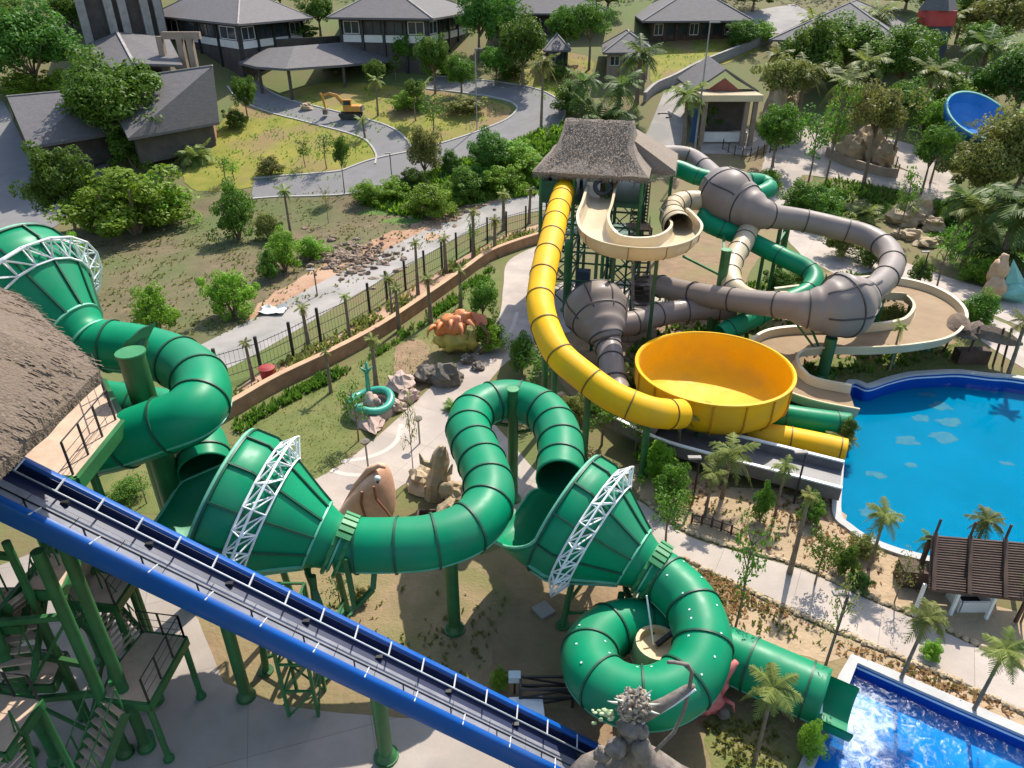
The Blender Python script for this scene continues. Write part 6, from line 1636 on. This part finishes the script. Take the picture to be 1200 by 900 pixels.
UL = [
('t2','A',330,14,40,50,'round tree behind the two storey pavilion'),
('d1','C',575,16,40,60,'dark tree between long pavilion and low pavilion at the top edge'),
('t0','A',712,16,40,56,'tree behind the two middle pavilions at the top edge'),
('t1','A',882,14,36,56,'tree at the top edge beside the pale court'),
('d0','A',1150,16,44,90,'broad tree at the top right corner edge'),
('t0','D',1060,14,36,60,'olive tree at the top edge behind the red banded turret'),
('d1','A',86,36,50,60,'tree beside the stone building at the upper left'),
('d0','C',45,106,110,112,'big dark tree at the far upper left corner'),
('d1','A',12,60,75,70,'tree cut by the upper left corner of the picture'),
('s0','B',30,112,30,60,'bright low shrub at the foot of the upper left tree'),
('s1','B',78,106,28,46,'bright shrub right of the upper left tree'),
('t0','A',152,186,118,128,'large leafy tree standing in front of the shingled porch roofs'),
('d0','A',88,268,108,78,'tall dark bushy tree left of the lush green bush'),
('s2','A',158,196,46,52,'rounded shrub under the large leafy tree'),
('s0','B',160,274,86,120,'widest lush green bush above the dry field'),
('s1','B',118,268,50,60,'bright bush between the dark tree and the lush bush'),
('s2','B',192,262,50,64,'bright bush on the right side of the lush bush'),
('k0','P',230,190,34,52,'clump of palm fronds beside the white panel of the porch'),
('s2','A',280,281,62,46,'round dark green bush standing alone beside the winding drive'),
('s1','D',315,280,36,30,'small olive bush right of the round dark bush'),
('s1','B',275,370,60,54,'bright round bush in the middle of the dry field'),
('s0','B',187,391,62,48,'bright round bush left on the dry field, with a dark base'),
('s2','B',335,318,46,38,'bushy plant on the right edge of the dry field'),
('s2','B',366,303,24,38,'low bright bush by the red earth mound'),
('s0','A',318,328,40,28,'dark bush just left of the bushy plant on the field edge'),
('s0','B',104,345,60,30,'tall hedge plant right behind the upper left funnel'),
('s1','B',90,318,50,30,'hedge plant next to the lattice ring of the upper left funnel'),
('s2','A',108,372,44,26,'hedge plant nearest the field beside the upper left funnel'),
('t1','A',291,141,54,30,'slim tree with rounded crown left on the yellow lawn'),
('q1','P',341,276,62,30,'thin palm standing on the field edge beside the drive'),
('n0','A',383,198,40,20,'thin young tree on the yellow lawn near its right end'),
('n2','A',358,196,30,16,'short young tree left of the thin one on the yellow lawn'),
('n1','D',385,262,40,12,'bare stake like sapling below the winding drive'),
('o0','A',404,228,74,26,'tall slim young tree at the bend of the drive'),
('s0','D',318,205,24,30,'low dry bush in the middle of the yellow lawn'),
('s1','A',278,150,26,24,'small bush at the left end of the yellow lawn'),
('n0','A',265,214,30,18,'sapling at the bare left corner of the yellow lawn'),
('n2','B',275,212,22,16,'very small sapling beside the bare left corner'),
('t2','A',376,44,56,44,'dark tree between the two big pavilions'),
('s2','A',350,50,26,50,'low dark shrub between the two big pavilions'),
]
CE = [
('t1','A',510,110,74,42,'roundish tree in front of the long pavilion, above the island lawn'),
('t2','C',562,72,95,58,'tall dark tree at the right end of the long pavilion'),
('d1','C',588,55,72,50,'dense dark tree right behind the tall dark one'),
('t0','A',613,101,84,62,'spreading tree with open trunk behind the drive'),
('o1','A',690,82,88,60,'tall leafy tree above the thatched tower'),
('t1','A',660,70,66,48,'leafy tree left of the tall one above the thatched tower'),
('p0','P',634,152,112,40,'tall slim palm on the right bank of the drive'),
('p1','Q',746,122,84,62,'large dark palm left of the grey lane'),
('k0','Q',700,160,86,84,'dense clump of dark palm fronds behind the thatched roof'),
('p0','Q',722,152,74,60,'dark palm beside the dense frond clump'),
('p1','Q',680,152,80,50,'palm at the left of the dense frond clump'),
('s0','A',668,132,40,48,'bush on the verge left of the thatched roof'),
('d0','C',575,207,60,58,'round very dark tree beside the winding drive'),
('s1','C',528,203,32,22,'small ball shaped dark shrub beside the round dark tree'),
('b0','D',498,208,62,44,'small tree with pale flat crown on the lower edge of the drive'),
('s0','B',505,254,42,58,'wide bright shrub on the slope below the drive'),
('s1','B',462,232,26,40,'bright shrub in the hedge row below the drive'),
('s2','B',432,238,24,40,'yellow green shrub at the left end of the hedge row'),
('s2','A',545,236,36,44,'green shrub below the round dark tree'),
('s0','A',485,224,30,36,'tall dark leaved shrub in the hedge row'),
('s1','B',590,224,34,50,'bright shrub on the verge left of the tower'),
('s2','B',612,206,34,50,'bright verge shrub close to the thatched eave'),
('s0','A',560,222,32,40,'mid green shrub between ball shrub and verge'),
('s1','B',600,190,30,50,'bright low shrub above the verge'),
('q0','P',443,136,54,26,'small palm left on the island lawn'),
('n0','A',464,96,26,20,'little tree between canopy and island lawn'),
('t2','A',443,106,36,28,'small round tree in front of the canopy'),
('o0','A',487,142,52,34,'slim tree in the middle of the island lawn'),
('n2','A',508,158,42,28,'young tree on the right half of the island lawn'),
('q1','P',428,162,26,24,'short palm at the left end of the island lawn'),
('t0','A',541,112,46,40,'small leafy tree at the top right of the island lawn'),
('t1','A',582,100,48,40,'leafy tree between island lawn and spreading tree'),
('s0','B',478,130,26,38,'bright shrub in the island lawn centre'),
('s1','D',545,132,22,44,'olive groundcover bush right on the island lawn'),
('s2','A',600,92,24,44,'shrub at the foot of the spreading tree'),
('s1','A',650,92,24,34,'dark bush at the edge of the far lawn'),
('t1','A',475,84,46,34,'tree at the right end of the canopy'),
('s1','B',530,88,28,44,'bright bush between canopy end and dark tree'),
('s2','A',395,86,18,40,'low shrub under the front edge of the canopy'),
('s0','A',440,84,18,36,'low shrub near the right end of the canopy'),
('n1','A',555,300,40,16,'thin leaning sapling beside the concrete road end'),
]
RI = [
('p1','Q',1168,322,118,104,'tall dark palm in the middle of the right edge grove'),
('p0','Q',1196,334,124,96,'dark palm cut by the right edge behind the teal tail sculpture'),
('p1','P',1128,312,92,70,'green palm at the left of the right edge grove'),
('t2','A',1186,240,112,106,'large tree on the right edge above the dark palms'),
('t1','D',1138,252,96,84,'olive tree beside the splash bowl path on the right'),
('p1','P',932,150,92,62,'tall palm between kiosk and big dense tree'),
('p0','P',978,166,100,60,'tall palm above the planted rock island'),
('o1','A',1042,196,112,78,'slim tall tree at the right end of the planted rock island'),
('p1','P',1002,132,84,58,'feathery palm below the hall roof'),
('p1','P',1190,132,100,70,'tall palm at the right edge beside the far walk'),
('p0','P',1104,62,62,56,'palm beside the red banded turret'),
('o0','A',1132,92,70,60,'thin leafy tree behind the far walk'),
('t0','C',1060,84,56,64,'dark tree at the right end of the hall roof'),
('t2','D',1150,60,60,80,'olive tree near the upper right corner'),
('o0','A',1075,240,100,60,'thin tree between the back path and the right rock garden'),
('p1','P',958,80,60,54,'palm in front of the left end of the hall roof'),
('s0','B',1150,330,30,50,'bright undergrowth below the dark palms'),
('s1','A',1118,262,34,50,'undergrowth left of the right edge grove'),
('p1','P',800,176,92,56,'palm beside the tall lamp mast, left of the kiosk'),
('d0','A',945,110,96,84,'big dense tree in front of the hall roof'),
('o1','D',915,150,90,80,'pale olive tree right of the kiosk'),
('t0','A',985,96,74,84,'leafy tree at the middle of the hall roof'),
('p0','P',1018,62,66,52,'palm rising in front of the hall roof'),
('q0','P',945,62,50,44,'small palm left in front of the hall roof'),
('t2','A',1050,120,90,88,'leafy tree right of the hall roof'),
('o0','D',1012,216,126,84,'slender olive tree above the orange boulders'),
('p0','P',1078,152,96,58,'slender palm between the hall and the far walk'),
('p1','Q',1142,110,80,66,'large palm at the upper right'),
('t2','D',1172,70,90,90,'pale green tree in the upper right corner'),
('o1','A',1120,50,70,70,'thin tree behind the red banded turret'),
('t0','C',1185,150,100,90,'dense tree at the right edge above the splash bowl'),
('o0','D',1165,250,130,104,'wide olive tree on the right edge below the splash bowl'),
('k0','Q',1165,318,104,104,'large drooping palm clump at the right edge'),
('p0','Q',1115,300,96,64,'palm left of the drooping palm clump'),
('t2','A',905,196,74,56,'dark leafy tree at the foot of the kiosk'),
('s0','A',955,262,50,60,'dark bush beside the grey bulb tube'),
('s2','A',930,255,40,40,'bush left of the dark bush by the grey tube'),
('k0','P',1012,262,52,40,'young palm on the garden lawn'),
('q0','P',900,130,84,40,'slim palm right of the kiosk roof'),
('n0','A',945,222,90,34,'leaning slender tree beside the pale back path'),
('n2','A',968,212,100,34,'second slender tree beside the pale back path'),
('o1','A',1096,130,64,54,'round tree at the far walk'),
('s1','B',1090,150,36,50,'bright bush left of the splash bowl'),
('s2','B',1110,130,36,50,'bright bush behind the splash bowl'),
('t0','A',1150,128,50,50,'small tree right behind the splash bowl'),
('d1','C',868,58,38,40,'dark tree right of the single storey pavilion'),
('s0','B',890,50,26,44,'bright hedge on the ridge near the pale court'),
('q1','P',1182,437,72,44,'palm at the right edge above the big pool'),
('n2','A',1050,282,76,24,'slim tree beside the right rock garden'),
('n0','A',1098,336,70,30,'slim tree between back path and tan flume'),
('s1','A',1075,332,34,26,'small bush at the end of the back path'),
('s1','A',940,346,40,36,'bush inside the bend of the grey tube'),
('s2','D',985,300,44,50,'reddish brown bush behind the grey tube'),
('s0','A',1020,314,40,36,'bush in the middle of the grey tube bend'),
('s1','C',912,350,38,36,'dark bush below the upper green post'),
('s0','A',1000,386,30,36,'bush inside the loop of the tan flume'),
('s2','D',1045,388,28,40,'dry bush inside the loop of the tan flume'),
('s2','A',1140,388,44,42,'bushy shrub behind the leaf shaped shade'),
('q1','P',1042,434,62,26,'small palm in front of the tan flume'),
('s0','B',900,222,26,30,'pale flowering bush by the narrow green tube'),
('k0','P',986,520,30,40,'low palm plant beside the yellow outlet'),
('s2','A',990,515,24,24,'small shrub at the pool corner by the outlet tubes'),
('s0','A',830,150,36,30,'dark shrub beside the tall lamp mast'),
('t1','A',1200,215,70,60,'tree cut by the right edge beside the olive tree'),
('o1','C',1090,215,70,50,'dark slender tree above the splash bowl path'),
]
NE = [
('p0','P',1018,668,92,46,'palm leaning over the big pool from the sandy bed'),
('p1','P',1137,652,60,46,'palm whose crown rises behind the brown hut roof'),
('q0','Q',1078,668,44,34,'small dark palm at the left end of the brown hut'),
('p1','P',1055,797,106,52,'palm on the sandy strip at the head of the landing pool'),
('p0','P',1140,834,104,54,'palm on the sandy strip at the right of the landing pool'),
('p0','P',884,893,122,62,'palm standing in front of the green outlet tube'),
('p1','P',794,534,72,44,'palm in front of the yellow bowl'),
('p0','P',846,584,80,60,'pair of palms right below the yellow bowl'),
('q0','P',826,604,64,40,'slim palm left of the pair below the yellow bowl'),
('q0','P',908,604,72,34,'slim palm in the sandy bed near the outlet tubes'),
('y0','D',925,672,108,26,'bare leaning trunk in the middle of the sandy bed'),
('n0','A',862,734,110,40,'thin young tree on the lower edge of the path'),
('n1','D',966,782,96,30,'bare forked sapling on the sandy strip'),
('n2','A',955,684,54,36,'leafy young tree in the sandy bed'),
('s0','A',988,672,34,30,'small bush in the sandy bed near the pool edge'),
('s1','A',948,610,32,30,'dark bush at the upper rim of the sandy bed'),
('s2','A',890,610,40,24,'slim bush under the grey trough'),
('n1','D',1048,706,54,24,'leafless sapling left of the brown hut'),
('n0','A',1196,730,60,36,'twisted shrub at the right end of the brown hut'),
('s0','D',1010,650,24,34,'dry grass clump at the pool rim'),
('s1','A',785,590,52,44,'leafy shrub beside the path below the bowl'),
('n2','A',780,640,60,40,'young tree at the bend of the path beside the third funnel'),
('s2','B',770,560,36,40,'bright shrub in front of the grey trough'),
('s0','A',760,545,30,34,'dark leaved shrub left of the bright one'),
('n0','A',745,530,56,44,'wispy young tree under the yellow tube'),
('n2','A',705,522,60,44,'young tree below the yellow tube bend'),
('n0','A',635,470,64,56,'wispy tree beside the pale rocks left of the yellow tube'),
('s0','D',670,500,40,36,'feathery yellow green plant under the yellow tube'),
('b0','A',612,438,48,36,'leafy bush at the bend of the garden path'),
('b1','A',585,478,26,36,'low bush on the edge of the garden path'),
('o0','A',566,402,76,50,'leafy tree with pale crown behind the orange creature'),
('s0','B',572,408,40,44,'bright shrub under the pale crowned tree'),
('n1','D',485,562,96,18,'bare thin trunk beside the path lamp'),
('n0','A',420,517,62,30,'young palm like tree in front of the teal fountain'),
('s0','B',586,806,24,22,'small bright plant on the dirt beside the pale blue box'),
('s1','D',424,706,20,20,'tiny sprout on the dirt below the green tube'),
('n1','C',400,716,40,24,'dry fallen sapling on the dirt by the second funnel'),
('n1','A',172,590,36,22,'tiny sapling on the lawn below the helix'),
('s2','A',150,585,18,40,'low plants on the lawn under the helix'),
('s2','B',945,890,40,30,'grassy clump at the corner of the landing pool'),
('k0','P',865,780,24,30,'low palm plant behind the outlet tube'),
('k0','P',690,480,34,36,'banana like plant between the grey funnel and the yellow tube'),
('k0','P',742,452,40,36,'light green banana plant beside the grey funnel'),
('s1','C',1005,690,20,26,'low dark clump by the upper curb of the path'),
('s0','B',1090,770,18,26,'grass tuft on the sandy strip beside the path'),
('k0','A',530,480,20,24,'small spiky plant by the garden path'),
]
FE = [('y1',410,398,58,20),('y0',441,452,64,24),('q1',460,372,54,24),('y1',490,345,70,20),('y0',505,378,62,22),('y1',468,388,60,24),('y0',523,320,48,20),('y1',540,360,52,22),('y0',555,302,64,20),('y1',297,446,52,22),('y0',362,408,56,22),('y1',388,460,56,20),('y0',590,270,50,20),('y1',620,262,46,18),('y0',580,300,50,20)]
for a in UL+CE+RI+NE: plant(*a)
names = ['second','third','fourth','fifth','sixth']
FL = ['young palm with leaning trunk between fence and wall near the service road','tall young palm on the wall line behind the teal fountain','thin palm leaning left over the retaining wall','tallest young palm in front of the dirt mound','young palm standing on the lawn edge left of the orange creature','dark leaning palm on the lawn beside the worn patch','young palm close to the fence above the orange creature','young palm right of the orange creature near the wall','leaning brown palm trunk at the far end of the fence','young palm left of the red bin','young palm right of the red bin at the fence','young palm on the lawn below the retaining wall','young palm at the fence end near the yellow tube','last young palm of the row beside the thatched tower','young palm behind the far end of the retaining wall']
for (pk, u, v, h, w), lb in zip(FE, FL): plant(pk, None, u, v, h, w, lb, 'young palms along the garden wall')
for k in PT:
    if k not in used:
        for ch in list(PT[k].children): bpy.data.objects.remove(ch)
        bpy.data.objects.remove(PT[k])

# ---- what nobody could count: weeds, groundcover, hedge at the wall foot, far woods
def cover(name, mat, polys, n, leaf, hh, seed, clump=3, mean=True):
    rnd = random.Random(seed); mb = MB()
    for (px, k) in polys:
        ol = [G(u, v) for u, v in px]; x0, x1 = min(p.x for p in ol), max(p.x for p in ol); y0, y1 = min(p.y for p in ol), max(p.y for p in ol); c = 0; tries = 0
        while c < k and tries < k*30:
            tries += 1; x, y = rnd.uniform(x0,x1), rnd.uniform(y0,y1)
            if not inside((x,y), ol): continue
            if noise.noise(Vector((x*.35, y*.35, seed))) < rnd.uniform(-.35,.35): continue
            c += 1; p = Vector((x, y, terrain(y)+.03)); sc = rnd.uniform(.4,1.3)
            for _ in range(clump):
                a = rnd.uniform(0,6.28); d = Vector((math.cos(a), math.sin(a), 0)); s = Vector((-d.y,d.x,0)); w = leaf*.35*sc; q = p+d*leaf*sc*rnd.uniform(.3,1)+Vector((0,0,hh*sc*rnd.uniform(.5,1.2)))
                mb.add([p-s*w, p+s*w, q+s*w*.3, q-s*w*.3], [(0,1,2,3)])
    return tag(mb.build(name, mat), kind='stuff')
cover('weeds', m_leafD, [([(70,300),(210,240),(420,220),(540,235),(520,280),(400,340),(240,400),(120,420)],2600)], 0, .2, .14, 3)
cover('weeds', m_leafB, [([(215,205),(268,130),(300,118),(415,150),(442,172),(395,212),(330,214)],900),([(330,112),(450,100),(575,118),(598,128),(530,165),(478,170),(400,140)],900),([(575,62),(690,68),(690,95),(640,118),(600,100)],500),([(770,55),(890,35),(893,55),(800,92),(765,100)],400)], 0, .16, .2, 4)
cover('ground_cover', m_leafB, [([(420,240),(520,195),(600,168),(655,145),(690,150),(690,200),(640,228),(560,238),(490,258)],4200)], 0, .4, .5, 5)
cover('ground_cover', m_leafA, [([(420,240),(520,195),(600,168),(655,145),(690,150),(690,200),(640,228),(560,238),(490,258)],2200),([(780,340),(940,330),(1000,320),(1090,360),(1110,420),(985,445),(960,500),(780,500),(700,470)],2400),([(1090,240),(1200,220),(1200,320),(1150,310),(1090,280)],1800),([(930,230),(985,210),(1050,220),(1055,245),(1000,265)],700)], 0, .35, .4, 6)
cover('hedge', m_leafA, [([(272,497),(332,464),(402,428),(452,400),(502,366),(547,334),(577,314),(582,322),(552,345),(506,376),(455,411),(405,440),(336,476),(280,510)],1100)], 0, .2, .34, 7, 5)
cover('ground_cover', m_leafD, [([(270,462),(345,418),(450,360),(545,300),(640,262),(648,274),(545,320),(440,386),(320,450),(275,482)],900)], 0, .3, .4, 8)
cover('weeds', m_dry, [([(745,545),(850,570),(960,575),(1010,632),(1085,660),(1120,700),(1010,692),(860,640)],500),([(800,655),(950,730),(1110,798),(1230,850),(1100,815),(1003,772),(880,745),(800,700)],600)], 0, .16, .10, 9)
cover('weeds', m_leafD, [([(745,545),(850,570),(960,575),(1010,632),(1085,660),(1120,700),(1010,692),(860,640)],90),([(800,655),(950,730),(1110,798),(1230,850),(1100,815),(1003,772),(880,745),(800,700)],160),([(370,690),(600,690),(560,800),(430,770)],120),([(820,840),(940,850),(930,900),(850,900)],160)], 0, .16, .12, 10)
def tufts(mat, polys, seed, leaf, hh): return cover('grass', mat, polys, 0, leaf, hh, seed, 3)
tufts(leafmat('lawn_blade', (.09,.12,.03), (.14,.16,.05)), [([(262,520),(340,468),(420,425),(500,375),(556,330),(585,350),(520,430),(430,515),(330,590),(240,600),(110,590)],2600),([(930,450),(960,420),(1050,420),(1130,400),(1150,425),(1040,442)],1500)], 11, .07, .05)
# far wood behind the buildings, up the hillside
mb = MB(); rnd = random.Random(44)
for k in range(520):
    y = rnd.uniform(150, 215); x = rnd.uniform(-.75,.75)*y; c = Vector((x, y, terrain(y)+rnd.uniform(2,6.5))); leaves(mb.v, mb.f, c, rnd.uniform(2,3.6), 60, .45, rnd)
tag(mb.build('far_wood', m_leafA), kind='stuff')
# ------------------------------------------------------------------ light, sky, camera
SUN = Vector((.36,.74,1.0)).normalized()
w = bpy.data.worlds.new('World'); SC.world = w; w.use_nodes = True
nt = w.node_tree; bg = nt.nodes['Background']; sky = nt.nodes.new('ShaderNodeTexSky'); sky.sky_type = 'NISHITA'; sky.sun_disc = False
el = math.asin(SUN.z); sky.sun_elevation = el; sky.sun_rotation = math.atan2(SUN.x, SUN.y)
sky.air_density = 1.2; sky.dust_density = 1.5
nt.links.new(sky.outputs[0], bg.inputs[0]); bg.inputs[1].default_value = .15
sl = bpy.data.lights.new('Sun', 'SUN'); sl.energy = 4.3; sl.angle = R(.55); sl.color = (1,.94,.83)
so = bpy.data.objects.new('Sun', sl); COL.objects.link(so); so.location = SUN*80; so.rotation_euler = SUN.to_track_quat('Z','Y').to_euler()
cam = bpy.data.cameras.new('Camera'); co = bpy.data.objects.new('Camera', cam); COL.objects.link(co)
cam.sensor_fit = 'HORIZONTAL'; cam.sensor_width = 36; cam.lens = 36*F/1200; cam.clip_start = .5; cam.clip_end = 1500
co.location = (0,0,H); co.rotation_euler = (R(90)-PITCH, 0, 0); SC.camera = co
SC.view_settings.view_transform = 'Standard'; SC.view_settings.look = 'None'; SC.view_settings.gamma = 1.0
SC.view_settings.exposure = .60
SC.cycles.max_bounces = 6; SC.cycles.diffuse_bounces = 3; SC.cycles.glossy_bounces = 3; SC.cycles.transparent_max_bounces = 12
SC.cycles.use_denoising = True
try: SC.cycles.denoiser = 'OPENIMAGEDENOISE'
except Exception: pass
SC.cycles.caustics_reflective = False; SC.cycles.caustics_refractive = False
